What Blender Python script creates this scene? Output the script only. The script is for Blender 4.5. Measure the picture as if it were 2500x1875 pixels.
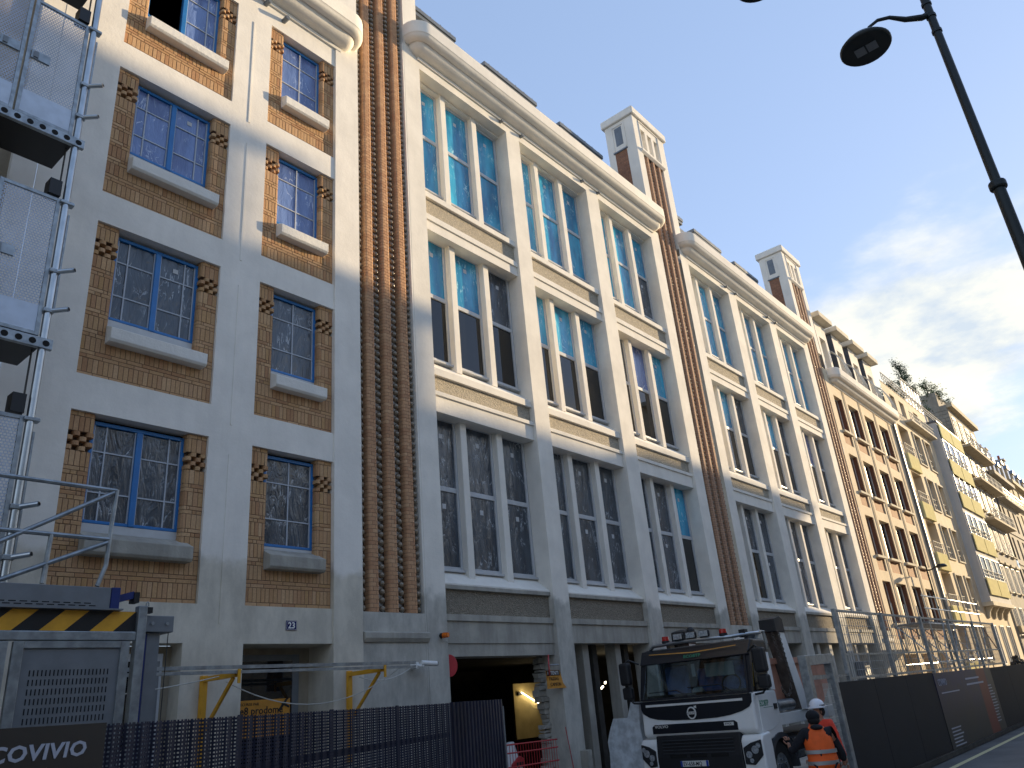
import bpy, bmesh, math, random
from mathutils import Vector, Matrix
random.seed(7)
R = math.radians
scene = bpy.context.scene
for o in list(bpy.data.objects): bpy.data.objects.remove(o)
C = scene.collection

# ------------------------------------------------------------------ camera
FPX = 1890.0
cam_d = bpy.data.cameras.new('camera')
cam_d.sensor_width = 36; cam_d.sensor_fit = 'HORIZONTAL'; cam_d.lens = FPX/2500*36
cam_d.clip_start = .05; cam_d.clip_end = 5000
cam = bpy.data.objects.new('camera', cam_d); C.objects.link(cam)
AX = Vector((0.64931434, 0.24093271, 0.72134757))     # street, in camera axes (right, down, forward)
AN = Vector((-0.75583015, 0.30960837, 0.57694319))    # into the facade
AU = Vector((-0.08433076, -0.91983373, 0.38313736))   # up
right = Vector((AX[0], AN[0], AU[0])); down = Vector((AX[1], AN[1], AU[1])); fwd = Vector((AX[2], AN[2], AU[2]))
CAM = Vector((0, -11, 2.2))
m = Matrix((right, -down, -fwd)).transposed().to_4x4(); m.translation = CAM
cam.matrix_world = m
scene.camera = cam

# ------------------------------------------------------------------ light
SUN = Vector((3.3, -1.0, .65)).normalized()
world = bpy.data.worlds.new('World'); scene.world = world; world.use_nodes = True
wn = world.node_tree.nodes; wl = world.node_tree.links; wn.clear()
def W(t, **k):
    n = wn.new(t)
    for a, b in k.items(): setattr(n, a, b)
    return n
sky = W('ShaderNodeTexSky', sky_type='NISHITA', sun_disc=False)
sky.sun_elevation = math.asin(SUN.z); sky.sun_rotation = math.atan2(SUN.x, SUN.y)
sky.altitude = 50; sky.air_density = 1.0; sky.dust_density = .5; sky.ozone_density = 2.0
gam = W('ShaderNodeGamma'); gam.inputs[1].default_value = .36; wl.new(sky.outputs[0], gam.inputs[0])      # gamma flattens the sky: bright parts lowered, dim parts lifted
sky_tint = W('ShaderNodeMixRGB', blend_type='MULTIPLY'); sky_tint.inputs[0].default_value = 1; wl.new(gam.outputs[0], sky_tint.inputs[1]); sky_tint.inputs[2].default_value = (.68, .79, 1.03, 1)
tc = W('ShaderNodeTexCoord'); sep = W('ShaderNodeSeparateXYZ'); wl.new(tc.outputs['Generated'], sep.inputs[0])
def WM(op, a, b=None, clamp=False):
    n = W('ShaderNodeMath', operation=op, use_clamp=clamp)
    for i, v in enumerate((a, b)):
        if v is None: continue
        if isinstance(v, (int, float)): n.inputs[i].default_value = v
        else: wl.new(v, n.inputs[i])
    return n.outputs[0]
den = WM('ADD', WM('MAXIMUM', sep.outputs[2], 0.0), .12)
cmb = W('ShaderNodeCombineXYZ')
wl.new(WM('DIVIDE', sep.outputs[0], den), cmb.inputs[0]); wl.new(WM('DIVIDE', sep.outputs[1], den), cmb.inputs[1])
nz = W('ShaderNodeTexNoise'); nz.inputs['Scale'].default_value = 1.0; nz.inputs['Detail'].default_value = 9; nz.inputs['Roughness'].default_value = .58; nz.inputs['Distortion'].default_value = .25
mp = W('ShaderNodeMapping'); mp.inputs['Location'].default_value = (5.5, 9.3, 3.0); wl.new(cmb.outputs[0], mp.inputs[0]); wl.new(mp.outputs[0], nz.inputs['Vector'])
lowness = W('ShaderNodeMapRange'); lowness.inputs[1].default_value = .54; lowness.inputs[2].default_value = .34; lowness.inputs[3].default_value = -.16; lowness.inputs[4].default_value = .07
wl.new(sep.outputs[2], lowness.inputs[0])
cm = W('ShaderNodeMapRange'); cm.inputs[1].default_value = .5; cm.inputs[2].default_value = .66; cm.interpolation_type = 'SMOOTHSTEP'
wl.new(WM('ADD', nz.outputs[0], lowness.outputs[0]), cm.inputs[0])
mixc = W('ShaderNodeMixRGB'); wl.new(WM('MULTIPLY', cm.outputs[0], .95), mixc.inputs[0]); wl.new(sky_tint.outputs[0], mixc.inputs[1]); 
nz2 = W('ShaderNodeTexNoise'); nz2.inputs['Scale'].default_value = 3.4; nz2.inputs['Detail'].default_value = 8; nz2.inputs['Roughness'].default_value = .6; wl.new(mp.outputs[0], nz2.inputs['Vector'])
ccol = W('ShaderNodeMixRGB'); cr = W('ShaderNodeMapRange'); cr.inputs[1].default_value = .35; cr.inputs[2].default_value = .62; wl.new(nz2.outputs[0], cr.inputs[0]); wl.new(cr.outputs[0], ccol.inputs[0]); ccol.inputs[1].default_value = (1.15, 1.3, 1.45, 1); ccol.inputs[2].default_value = (2.1, 1.98, 1.6, 1); wl.new(ccol.outputs[0], mixc.inputs[2])
bg = W('ShaderNodeBackground'); bg.inputs[1].default_value = .15
out = W('ShaderNodeOutputWorld'); wl.new(mixc.outputs[0], bg.inputs[0]); wl.new(bg.outputs[0], out.inputs[0])

sun_d = bpy.data.lights.new('sun', 'SUN'); sun_d.energy = 2.0; sun_d.angle = R(.53); sun_d.color = (1, .77, .47)
sun = bpy.data.objects.new('sun', sun_d); C.objects.link(sun); sun.location = (60, -40, 60)
sun.rotation_euler = SUN.to_track_quat('Z', 'Y').to_euler()
vs = scene.view_settings
vs.view_transform = 'Standard'; vs.look = 'None'; vs.gamma = 1; vs.exposure = 2.05; vs.use_curve_mapping = False

# ------------------------------------------------------------------ materials
def lin(v): return v/12.92 if v <= .04045 else ((v+.055)/1.055)**2.4
def S(r, g, b): return (lin(r/255), lin(g/255), lin(b/255), 1)
MATS = {}
class NT:
    def __init__(s, name):
        s.m = bpy.data.materials.new(name); s.m.use_nodes = True; s.nt = s.m.node_tree
        s.b = s.nt.nodes['Principled BSDF']; s.out = s.nt.nodes['Material Output']; MATS[name] = s.m
        s._pos = None
    def n(s, t, **k):
        x = s.nt.nodes.new(t)
        for a, b in k.items(): setattr(x, a, b)
        return x
    def l(s, a, b): s.nt.links.new(a, b)
    def pos(s):
        if not s._pos: s._pos = s.n('ShaderNodeNewGeometry').outputs['Position']
        return s._pos
    def xyz(s):
        x = s.n('ShaderNodeSeparateXYZ'); s.l(s.pos(), x.inputs[0]); return x.outputs
    def math(s, op, a, b=None, clamp=False):
        n = s.n('ShaderNodeMath', operation=op, use_clamp=clamp)
        for i, v in enumerate((a, b)):
            if v is None: continue
            if isinstance(v, (int, float)): n.inputs[i].default_value = v
            else: s.l(v, n.inputs[i])
        return n.outputs[0]
    def noise(s, scale, detail=4, rough=.55, stretch=None, dist=0, vec=None):
        n = s.n('ShaderNodeTexNoise'); n.inputs['Scale'].default_value = scale; n.inputs['Detail'].default_value = detail
        n.inputs['Roughness'].default_value = rough; n.inputs['Distortion'].default_value = dist
        v = vec or s.pos()
        if stretch:
            mp = s.n('ShaderNodeMapping'); mp.inputs['Scale'].default_value = stretch; s.l(v, mp.inputs[0]); v = mp.outputs[0]
        s.l(v, n.inputs['Vector']); return n.outputs[0]
    def ramp(s, f, a, b, c0=0., c1=1.):
        n = s.n('ShaderNodeMapRange'); n.interpolation_type = 'SMOOTHSTEP'
        for i, v in zip((1, 2, 3, 4), (a, b, c0, c1)): n.inputs[i].default_value = v
        s.l(f, n.inputs[0]); return n.outputs[0]
    def mix(s, f, a, b, mode='MIX'):
        n = s.n('ShaderNodeMixRGB', blend_type=mode)
        for i, v in enumerate((f, a, b)):
            if isinstance(v, (int, float)): n.inputs[i].default_value = v
            elif isinstance(v, tuple): n.inputs[i].default_value = v
            else: s.l(v, n.inputs[i])
        return n.outputs[0]
    def bump(s, h, strength=.3, dist=.01, normal=None):
        n = s.n('ShaderNodeBump'); n.inputs['Strength'].default_value = strength; n.inputs['Distance'].default_value = dist
        s.l(h, n.inputs['Height'])
        if normal: s.l(normal, n.inputs['Normal'])
        s.l(n.outputs[0], s.b.inputs['Normal']); return n.outputs[0]
    def col(s, v):
        if isinstance(v, tuple): s.b.inputs['Base Color'].default_value = v
        else: s.l(v, s.b.inputs['Base Color'])
    def set(s, rough=None, metal=None, spec=None):
        if rough is not None: s.b.inputs['Roughness'].default_value = rough
        if metal is not None: s.b.inputs['Metallic'].default_value = metal
        if spec is not None: s.b.inputs['Specular IOR Level'].default_value = spec
def mul(c, k): return (c[0]*k, c[1]*k, c[2]*k, 1)
def simple(name, c, rough=.6, metal=0., var=.12, scale=6., bump=0., bscale=60., spec=None):
    t = NT(name); f = t.ramp(t.noise(scale, 5), .3, .7)
    t.col(t.mix(f, mul(c, 1-var), mul(c, 1+var))); t.set(rough, metal, spec)
    if bump: t.bump(t.noise(bscale, 4), bump, .004)
    return t
def render_mat(name, c, dirt_z=None, dirt_c=None, mottle=.07, streak=.06, bump=.35, dlo=.66):
    t = NT(name)
    a = t.ramp(t.noise(1.3, 6, .6), .3, .7); b = t.ramp(t.noise(5., 4, .6, (1, 1, .16)), .35, .75); g = t.noise(90, 3, .7)
    k = t.mix(a, mul(c, 1-mottle), mul(c, 1+mottle*.6)); k = t.mix(t.math('MULTIPLY', b, streak*2), k, mul(c, .62))
    if dirt_z is not None:
        z = t.math('ADD', t.xyz()[2], t.math('MULTIPLY', t.math('SUBTRACT', t.noise(1.1, 5, .6), .5), 1.1))
        d = t.ramp(z, dirt_z+.12, dirt_z-.12)
        dn = t.ramp(t.noise(2.3, 7, .68, (1, 1, .45)), .32, .7)
        k = t.mix(d, k, t.mix(dn, mul(dirt_c, dlo), mul(dirt_c, 1.15)))
    t.col(k); t.set(.88, 0, .25)
    h = t.math('ADD', t.math('MULTIPLY', g, .35), t.noise(14, 5, .6)); t.bump(h, bump, .012)
    return t
render_mat('white_render', S(234, 229, 219))
render_mat('white_render_b', S(233, 228, 218), 4.35, S(188, 185, 176), mottle=.09, dlo=.74)
render_mat('white_render_a', S(235, 230, 221), 4.6, S(204, 197, 182), mottle=.08, dlo=.84)
render_mat('sill_render', S(228, 225, 218), mottle=.05, bump=.8)
render_mat('bare_concrete', S(172, 168, 158), mottle=.2, streak=.35, bump=.6)
render_mat('old_render', S(178, 166, 146), mottle=.16, streak=.3, bump=.9)
def rough_mat(name, c):
    t = NT(name); g = t.n('ShaderNodeTexVoronoi'); g.inputs['Scale'].default_value = 42; t.l(t.pos(), g.inputs['Vector'])
    n = t.noise(30, 5, .7)
    t.col(t.mix(t.ramp(n, .3, .75), mul(c, .72), mul(c, 1.2))); t.set(.95, 0, .1)
    t.bump(t.math('ADD', g.outputs[0], n), 1., .03)
rough_mat('roughcast', S(196, 186, 168)); rough_mat('roughcast_dark', S(158, 149, 134)); 
def brick_mat(name, cols, dark=.8):
    t = NT(name); oi = t.n('ShaderNodeObjectInfo').outputs['Random']; ri = t.n('ShaderNodeNewGeometry').outputs['Random Per Island']
    f = t.math('FRACT', t.math('ADD', t.math('MULTIPLY', oi, 7.31), ri))
    rp = t.n('ShaderNodeValToRGB'); e = rp.color_ramp.elements
    while len(e) < len(cols): e.new(.5)
    for i, c in enumerate(cols): e[i].position = i/(len(cols)-1); e[i].color = c
    t.l(f, rp.inputs[0]); n = t.ramp(t.noise(35, 5, .65), .3, .75)
    t.col(t.mix(n, t.mix(1., rp.outputs[0], (dark, dark, dark, 1), 'MULTIPLY'), rp.outputs[0])); t.set(.85, 0, .25); t.bump(t.noise(140, 3, .6), .35, .004)
brick_mat('brick_ochre', [S(190, 150, 110), S(202, 164, 124), S(196, 156, 114), S(180, 136, 100), S(210, 172, 132), S(190, 150, 104)])
brick_mat('brick_orange', [S(196, 152, 116), S(206, 162, 124), S(188, 142, 108), S(212, 170, 132)])
simple('mortar', S(104, 86, 72), .95, var=.2, scale=20)
simple('bead_ceramic', S(128, 116, 98), .22, var=.25, scale=12, spec=.6)
def brickwall_mat(name, c1, c2, mort, w=.23, h=.075, mode='XZ'):
    t = NT(name); x = t.xyz(); cb = t.n('ShaderNodeCombineXYZ'); t.l(x[0 if mode == 'XZ' else 1], cb.inputs[0]); t.l(x[2], cb.inputs[1])
    b = t.n('ShaderNodeTexBrick'); b.inputs['Scale'].default_value = 1; b.inputs['Brick Width'].default_value = w; b.inputs['Row Height'].default_value = h
    b.inputs['Mortar Size'].default_value = .006; b.inputs['Color1'].default_value = c1; b.inputs['Color2'].default_value = c2; b.inputs['Mortar'].default_value = mort
    t.l(cb.outputs[0], b.inputs['Vector']); n = t.ramp(t.noise(9, 5), .3, .7)
    t.col(t.mix(n, t.mix(1., b.outputs[0], (.8, .8, .8, 1), 'MULTIPLY'), b.outputs[0])); t.set(.85); t.bump(b.outputs[1], -.4, .006)
brickwall_mat('brick_far', S(188, 148, 118), S(174, 134, 106), S(122, 102, 86))
brickwall_mat('brick_far_red', S(158, 112, 84), S(138, 94, 72), S(104, 88, 74), mode='YZ')
brickwall_mat('brick_panel_far', S(176, 124, 84), S(160, 106, 74), S(126, 100, 78))
# glass and film
def film(name, c_lo, c_hi, glint_c, amt, rough=.1, scale=5., spec=.7, bstr=.5):
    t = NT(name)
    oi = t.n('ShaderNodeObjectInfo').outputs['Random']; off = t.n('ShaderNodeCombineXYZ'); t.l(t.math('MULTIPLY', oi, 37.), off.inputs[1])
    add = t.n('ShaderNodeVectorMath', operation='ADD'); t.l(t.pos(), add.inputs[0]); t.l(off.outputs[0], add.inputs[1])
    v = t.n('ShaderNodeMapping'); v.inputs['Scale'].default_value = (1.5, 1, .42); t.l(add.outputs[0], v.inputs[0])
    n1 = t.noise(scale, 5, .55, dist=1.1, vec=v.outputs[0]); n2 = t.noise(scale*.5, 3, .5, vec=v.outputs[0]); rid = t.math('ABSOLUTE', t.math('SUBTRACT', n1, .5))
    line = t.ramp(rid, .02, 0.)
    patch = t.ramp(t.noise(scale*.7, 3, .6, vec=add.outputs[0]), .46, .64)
    k = t.mix(t.ramp(n2, .3, .7), c_lo, c_hi); k = t.mix(t.math('MULTIPLY', t.math('MULTIPLY', line, patch), amt), k, glint_c)  # pale streaks paint the highlights on the film's folds
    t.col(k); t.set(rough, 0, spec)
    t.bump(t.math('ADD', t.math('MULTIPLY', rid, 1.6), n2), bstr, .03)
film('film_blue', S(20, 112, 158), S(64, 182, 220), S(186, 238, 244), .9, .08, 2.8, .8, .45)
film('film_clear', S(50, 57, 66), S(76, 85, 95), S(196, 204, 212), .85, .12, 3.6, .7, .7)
film('film_sky_reflect', S(72, 90, 140), S(108, 132, 184), S(206, 218, 238), .8, .09, 3.6, .9, .6)  # upper-row film, the sky's reflection put into its blue base colour
t = NT('glass_dark'); t.col(S(18, 21, 24)); t.set(.02, 0, .55)
t = NT('glass_far'); t.col(S(30, 36, 42)); t.set(.05, 0, .7)
simple('unlit_black', S(14, 14, 15), .9)  # near-black colour stands in for the shade inside holes and behind panes
simple('interior_dark', S(58, 55, 50), .95, var=.3, scale=3)
# metals, paints
simple('frame_grey', S(188, 190, 192), .45, var=.05, spec=.5)
simple('frame_blue', S(36, 112, 178), .35, var=.06, spec=.5)
simple('bar_grey', S(176, 182, 190), .5, var=.05)
simple('zinc', S(112, 118, 124), .5, .3, var=.12, scale=3)
simple('galvanised', S(150, 156, 160), .42, .75, var=.22, scale=9)
simple('steel_tube', S(176, 182, 186), .28, .9, var=.1, scale=5)
simple('sheet_pale', S(190, 200, 214), .5, .25, var=.1, scale=4)
simple('paint_grey', S(118, 122, 126), .45, .2, var=.08)
simple('paint_navy', S(26, 44, 104), .4, var=.08)
simple('paint_black', S(20, 20, 22), .5)
simple('paint_yellow', S(214, 156, 40), .5, var=.1)
simple('paint_red', S(176, 44, 48), .5, var=.15)
simple('rust', S(120, 62, 34), .85, var=.35, scale=10)
simple('cable', S(60, 58, 54), .6)
simple('cable_light', S(190, 188, 180), .6)
simple('lamp_dark', S(26, 34, 36), .45, .3, var=.06)
# ------------------------------------------------------------------ geometry helpers
ORI = {}
def setp(o, label=None, cat=None, group=None, kind=None):
    if label: o['label'] = label
    if cat: o['category'] = cat
    if group: o['group'] = group
    if kind: o['kind'] = kind
    return o
def thing(name, loc, label, cat, group=None):
    o = bpy.data.objects.new(name, None); C.objects.link(o); o.location = loc; o.empty_display_size = .3
    ORI[o.name] = Vector(loc); return setp(o, label, cat, group)
def link(o, parent):
    C.objects.link(o)
    if parent is not None:
        o.parent = parent; ORI[o.name] = ORI[parent.name]
    else: ORI[o.name] = Vector(o.location)
    return o
class MB:
    def __init__(s): s.v = []; s.f = []; s.mi = []; s.cur = 0
    def add(s, vs, fs):
        b = len(s.v); s.v += [tuple(v) for v in vs]; s.f += [tuple(b+i for i in f) for f in fs]; s.mi += [s.cur]*len(fs); return s
    def box(s, x0, x1, y0, y1, z0, z1):
        return s.add([(x0,y0,z0),(x1,y0,z0),(x1,y1,z0),(x0,y1,z0),(x0,y0,z1),(x1,y0,z1),(x1,y1,z1),(x0,y1,z1)],
                     [(0,3,2,1),(4,5,6,7),(0,1,5,4),(1,2,6,5),(2,3,7,6),(3,0,4,7)])
    def prism(s, poly, d, axis='Y'):
        # poly: list of 2D points; axis = extrusion axis, d=(a,b)
        n = len(poly)
        def p(q, t):
            return (q[0], t, q[1]) if axis == 'Y' else ((t, q[0], q[1]) if axis == 'X' else (q[0], q[1], t))
        vs = [p(q, d[0]) for q in poly]+[p(q, d[1]) for q in poly]
        return s.add(vs, [tuple(range(n)), tuple(range(2*n-1, n-1, -1))]+[(i, i+n, (i+1) % n+n, (i+1) % n) for i in range(n)])
    def cyl(s, a, b, r, n=10, r2=None, caps=True):
        a = Vector(a); b = Vector(b); d = (b-a); r2 = r if r2 is None else r2
        if d.length < 1e-6: return s
        d.normalize(); u = d.orthogonal().normalized(); w = d.cross(u)
        vs = [a+(u*math.cos(t)+w*math.sin(t))*r for t in [2*math.pi*i/n for i in range(n)]]+[b+(u*math.cos(t)+w*math.sin(t))*r2 for t in [2*math.pi*i/n for i in range(n)]]
        fs = [(i, (i+1) % n, (i+1) % n+n, i+n) for i in range(n)]
        if caps: fs += [tuple(range(n-1, -1, -1)), tuple(range(n, 2*n))]
        return s.add(vs, fs)
    def tube(s, pts, r, n=8):
        pts = [Vector(p) for p in pts]; rings = []; u = None
        for i, p in enumerate(pts):
            d = (pts[min(i+1, len(pts)-1)]-pts[max(i-1, 0)]).normalized()
            u = d.orthogonal().normalized() if u is None else (u-d*u.dot(d)).normalized()
            w = d.cross(u); rr = r[i] if isinstance(r, (list, tuple)) else r
            rings.append([p+(u*math.cos(2*math.pi*k/n)+w*math.sin(2*math.pi*k/n))*rr for k in range(n)])
        vs = [v for g in rings for v in g]
        fs = [(i*n+k, i*n+(k+1) % n, (i+1)*n+(k+1) % n, (i+1)*n+k) for i in range(len(rings)-1) for k in range(n)]
        fs += [tuple(range(n-1, -1, -1)), tuple(range((len(rings)-1)*n, len(rings)*n))]
        return s.add(vs, fs)
    def sphere(s, c, r, n=10, m=6, sc=(1, 1, 1)):
        vs = []; fs = []
        for j in range(m+1):
            a = math.pi*j/m
            for i in range(n):
                b = 2*math.pi*i/n; vs.append((c[0]+r*sc[0]*math.sin(a)*math.cos(b), c[1]+r*sc[1]*math.sin(a)*math.sin(b), c[2]+r*sc[2]*math.cos(a)))
        for j in range(m):
            for i in range(n): fs.append((j*n+i, (j+1)*n+i, (j+1)*n+(i+1) % n, j*n+(i+1) % n))
        return s.add(vs, fs)
    def loft(s, rings, close=True, cap=True):
        n = len(rings[0]); vs = [v for g in rings for v in g]; fs = []
        for i in range(len(rings)-1):
            for k in range(n if close else n-1): fs.append((i*n+k, i*n+(k+1) % n, (i+1)*n+(k+1) % n, (i+1)*n+k))
        if cap and close: fs += [tuple(range(n-1, -1, -1)), tuple(range((len(rings)-1)*n, len(rings)*n))]
        return s.add(vs, fs)
    def mesh(s, name, mats, origin=Vector((0, 0, 0)), smooth=False):
        me = bpy.data.meshes.new(name); me.from_pydata([(a-origin[0], b-origin[1], c-origin[2]) for a, b, c in s.v], [], s.f)
        for mm in (mats if isinstance(mats, (list, tuple)) else [mats]): me.materials.append(MATS[mm])
        me.polygons.foreach_set('material_index', s.mi)
        bm = bmesh.new(); bm.from_mesh(me); bmesh.ops.recalc_face_normals(bm, faces=bm.faces); bm.to_mesh(me); bm.free()
        if smooth:
            me.polygons.foreach_set('use_smooth', [True]*len(me.polygons)); me.update()
            try: me.set_sharp_from_angle(angle=R(40))
            except Exception: pass
        me.update(); return me
    def build(s, name, mats, parent=None, smooth=False, bevel=0., seg=2, loc=None, **props):
        org = ORI[parent.name] if parent is not None else Vector(loc if loc is not None else (0, 0, 0))
        o = bpy.data.objects.new(name, s.mesh(name, mats, org, smooth))
        if parent is None: o.location = org
        link(o, parent)
        if bevel:
            b = o.modifiers.new('bevel', 'BEVEL'); b.width = bevel; b.segments = seg; b.limit_method = 'ANGLE'; b.angle_limit = R(35)
        return setp(o, **props)
def bx(name, mat, parent, *b, bevel=0., **p): return MB().box(*b).build(name, mat, parent, bevel=bevel, **p)
def wall(mb, x0, x1, z0, z1, holes, y, depth=.3, back=False):
    """front sheet at Y=y facing the street with rectangular holes (x0,x1,z0,z1[,depth]) and their reveals"""
    xs = sorted({x0, x1, *[h[0] for h in holes], *[h[1] for h in holes]}); zs = sorted({z0, z1, *[h[2] for h in holes], *[h[3] for h in holes]})
    xs = [x for x in xs if x0 <= x <= x1]; zs = [z for z in zs if z0 <= z <= z1]
    def inh(x, z):
        for h in holes:
            if h[0] < x < h[1] and h[2] < z < h[3]: return h
    for i in range(len(xs)-1):
        for j in range(len(zs)-1):
            if not inh((xs[i]+xs[i+1])/2, (zs[j]+zs[j+1])/2):
                mb.add([(xs[i], y, zs[j]), (xs[i+1], y, zs[j]), (xs[i+1], y, zs[j+1]), (xs[i], y, zs[j+1])], [(0, 1, 2, 3)])
    for h in holes:
        d = y+(h[4] if len(h) > 4 else depth); a, b, c, e = h[:4]
        q = [((a, c), (a, e)), ((b, e), (b, c)), ((a, e), (b, e))]
        if c > z0: q.append(((b, c), (a, c)))
        for (p, r) in q: mb.add([(p[0], y, p[1]), (r[0], y, r[1]), (r[0], d, r[1]), (p[0], d, p[1])], [(0, 1, 2, 3)])
        if back: mb.add([(a, d, c), (b, d, c), (b, d, e), (a, d, e)], [(0, 1, 2, 3)])
    return mb
def text(name, body, size, M, mat, parent=None, extrude=.002, align='LEFT', shear=0., space=1., sx=1., offset=0., loc=None, **props):
    cu = bpy.data.curves.new(name, 'FONT'); cu.body = body; cu.size = size; cu.extrude = extrude; cu.align_x = align; cu.shear = shear; cu.space_character = space; cu.resolution_u = 2; cu.offset = offset
    ob = bpy.data.objects.new(name, cu); me = bpy.data.meshes.new_from_object(ob); bpy.data.objects.remove(ob)
    me.transform(Matrix.Diagonal((sx, 1, 1, 1))); me.transform(M)
    org = ORI[parent.name] if parent is not None else Vector(loc)
    me.transform(Matrix.Translation(-org)); me.materials.clear(); me.materials.append(MATS[mat])
    for p in me.polygons: p.material_index = 0
    o = bpy.data.objects.new(name, me)
    if parent is None: o.location = org
    link(o, parent); return setp(o, **props)
def frameM(loc, ex, ey):
    ex = Vector(ex).normalized(); ey = Vector(ey).normalized(); ez = ex.cross(ey)
    mm = Matrix((ex, ey, ez)).transposed().to_4x4(); mm.translation = Vector(loc); return mm
def FAC(x, y, z): return frameM((x, y, z), (1, 0, 0), (0, 0, 1))
def arc(cx, cy, r, a0, a1, n): return [(cx+r*math.cos(R(a0+(a1-a0)*i/n)), cy+r*math.sin(R(a0+(a1-a0)*i/n))) for i in range(n+1)]

# ------------------------------------------------------------------ the setting
ROAD_Z = 0.
def sheet(name, mat, x0, x1, y0, y1, z, **p):
    return MB().add([(x0, y0, z), (x1, y0, z), (x1, y1, z), (x0, y1, z)], [(0, 1, 2, 3)]).build(name, mat, kind='structure', **p)
t = NT('asphalt'); c = S(96, 97, 98); t.col(t.mix(t.ramp(t.noise(.7, 6, .6), .3, .7), mul(c, .8), mul(c, 1.2))); t.set(.8, 0, .3); t.bump(t.noise(180, 3, .7), .5, .006)
simple('ground_mat', S(150, 144, 132), .95, var=.2, scale=.5)
simple('pavement_mat', S(158, 154, 146), .85, var=.14, scale=2.5, bump=.4, bscale=90)
simple('kerb_stone', S(150, 146, 136), .8, var=.15, scale=4, bump=.3)
simple('line_paint', S(206, 196, 150), .7, var=.12, scale=14)
sheet('ground', 'ground_mat', -900, 1500, -1200, 1200, -.02)
sheet('road', 'asphalt', -80, 400, -9.85, -4.7, 0.)
pv = MB(); pv.box(-80, 400, -4.55, -.35, -.02, .12).build('pavement', 'pavement_mat', kind='structure')
kb = MB()
for i in range(60): kb.box(6+i*1.0, 6+i*1.0+.99, -4.7, -4.552, -.02, .125)
kb.build('kerb', 'kerb_stone', kind='structure', bevel=.015)
MB().box(-80, 400, -14.4, -9.85, -.02, .12).build('pavement', 'pavement_mat', kind='structure')
MB().add([(10, -5.62, .006), (60, -5.62, .006), (60, -5.48, .006), (10, -5.48, .006)], [(0, 1, 2, 3)]).build('road_marking', 'line_paint', kind='structure')

# ------------------------------------------------------------------ brick tools
def brick_mesh(w, h, d, ch=.004):
    m_ = MB()
    m_.add([(ch, 0, ch), (w-ch, 0, ch), (w-ch, 0, h-ch), (ch, 0, h-ch), (0, ch, 0), (w, ch, 0), (w, ch, h), (0, ch, h), (0, d, 0), (w, d, 0), (w, d, h), (0, d, h)],
           [(0, 1, 2, 3), (0, 4, 5, 1), (1, 5, 6, 2), (2, 6, 7, 3), (3, 7, 4, 0), (4, 8, 9, 5), (5, 9, 10, 6), (6, 10, 11, 7), (7, 11, 8, 4)])
    return m_
def jamb_mesh(w, h, d, side, r=.045):
    # rounded front corner on the window side; side=+1: window to the right
    pl = [(0, d), (0, 0)]+[(w-r+r*math.sin(R(a)), r-r*math.cos(R(a))) for a in (0, 22, 45, 68, 90)]+[(w, d)]
    if side < 0: pl = [(w-x, y) for x, y in pl][::-1]
    return MB().prism(pl, (0, h), 'Z')
def nose_mesh(w, h, d):
    pl = [(0, d)]+[(w/2-w/2*math.cos(R(a)), w*.42-w*.42*math.sin(R(a))) for a in (0, 30, 60, 90, 120, 150, 180)]+[(w, d)]
    return MB().prism(pl, (0, h), 'Z')
MCACHE = {}
def cached(kind, dims, fn, mat):
    k = (kind, mat)+tuple(round(x, 3) for x in dims)
    if k not in MCACHE: MCACHE[k] = (fn(), None)
    m_, me = MCACHE[k]
    return k, m_
def place_pieces(parent, pieces, mat, name, stuff_name, limit=300):
    """pieces: (kind, dims, fn, (x,y,z)); nearest `limit` as objects, the rest one stuff part"""
    pieces.sort(key=lambda p: (Vector(p[3])-CAM).length)
    org = ORI[parent.name]
    for kind, dims, fn, loc in pieces[:limit]:
        k, m_ = cached(kind, dims, fn, mat)
        if MCACHE[k][1] is None: MCACHE[k] = (m_, m_.mesh(name, mat, smooth=(kind == 'ball')))
        o = bpy.data.objects.new(name, MCACHE[k][1]); link(o, parent); o.location = Vector(loc)-org
    if len(pieces) > limit:
        big = MB()
        for kind, dims, fn, loc in pieces[limit:]:
            k, m_ = cached(kind, dims, fn, mat)
            big.add([(a+loc[0], b+loc[1], c_+loc[2]) for a, b, c_ in m_.v], m_.f)
        big.build(stuff_name, mat, parent, smooth=(pieces[0][0] == 'ball'), kind='stuff')

# ------------------------------------------------------------------ wing A: brick panels, blue windows, number 23
PZ0 = [3.97+3.136*k for k in range(4)]; PH = 2.585
COLS = [(3.885, 5.95, 4.25, 5.63), (6.725, 8.37, 7.07, 8.05)]
YB = .05
A = thing('building', (4, 0, 0), 'white rendered building with ochre brick panels and blue window frames, number 23', 'building')
holes = [(c[0], c[1], z, z+PH, .3) for c in COLS for z in PZ0]
holes += [(6.725, 8.37, 0, 3.41, .75), (4.6, 5.77, 0, 3.42, .35)]
gro = [(6.315, 6.345, z-.28, z+2.35, .025) for z in PZ0]
wm = wall(MB(), 2.95, 8.37, 0, 17.6, holes, 0.); wm.build('wall', 'white_render_a', A)
gm = MB()
for g in gro: gm.box(g[0]-.012, g[1]-.008, -.012, .004, g[2], g[3])
gm.build('drip_moulding', 'white_render_a', A)
bx('pier', 'white_render_a', A, 8.374, 9.0, -.03, .3, 0, 17.6)
MB().box(-9, 2.95, .12, .5, 0, 17.6).build('wall', 'old_render', A)
bx('pier', 'white_render_a', A, 2.62, 2.947, .004, .4, 0, 17.6)
bx('roof_block', 'white_render', A, -9, 8.3, .35, 8, 17.6, 20.2)
bx('attic_wall', 'white_render', A, 8.31, 9.0, .0, 6, 17.603, 22.)
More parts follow.
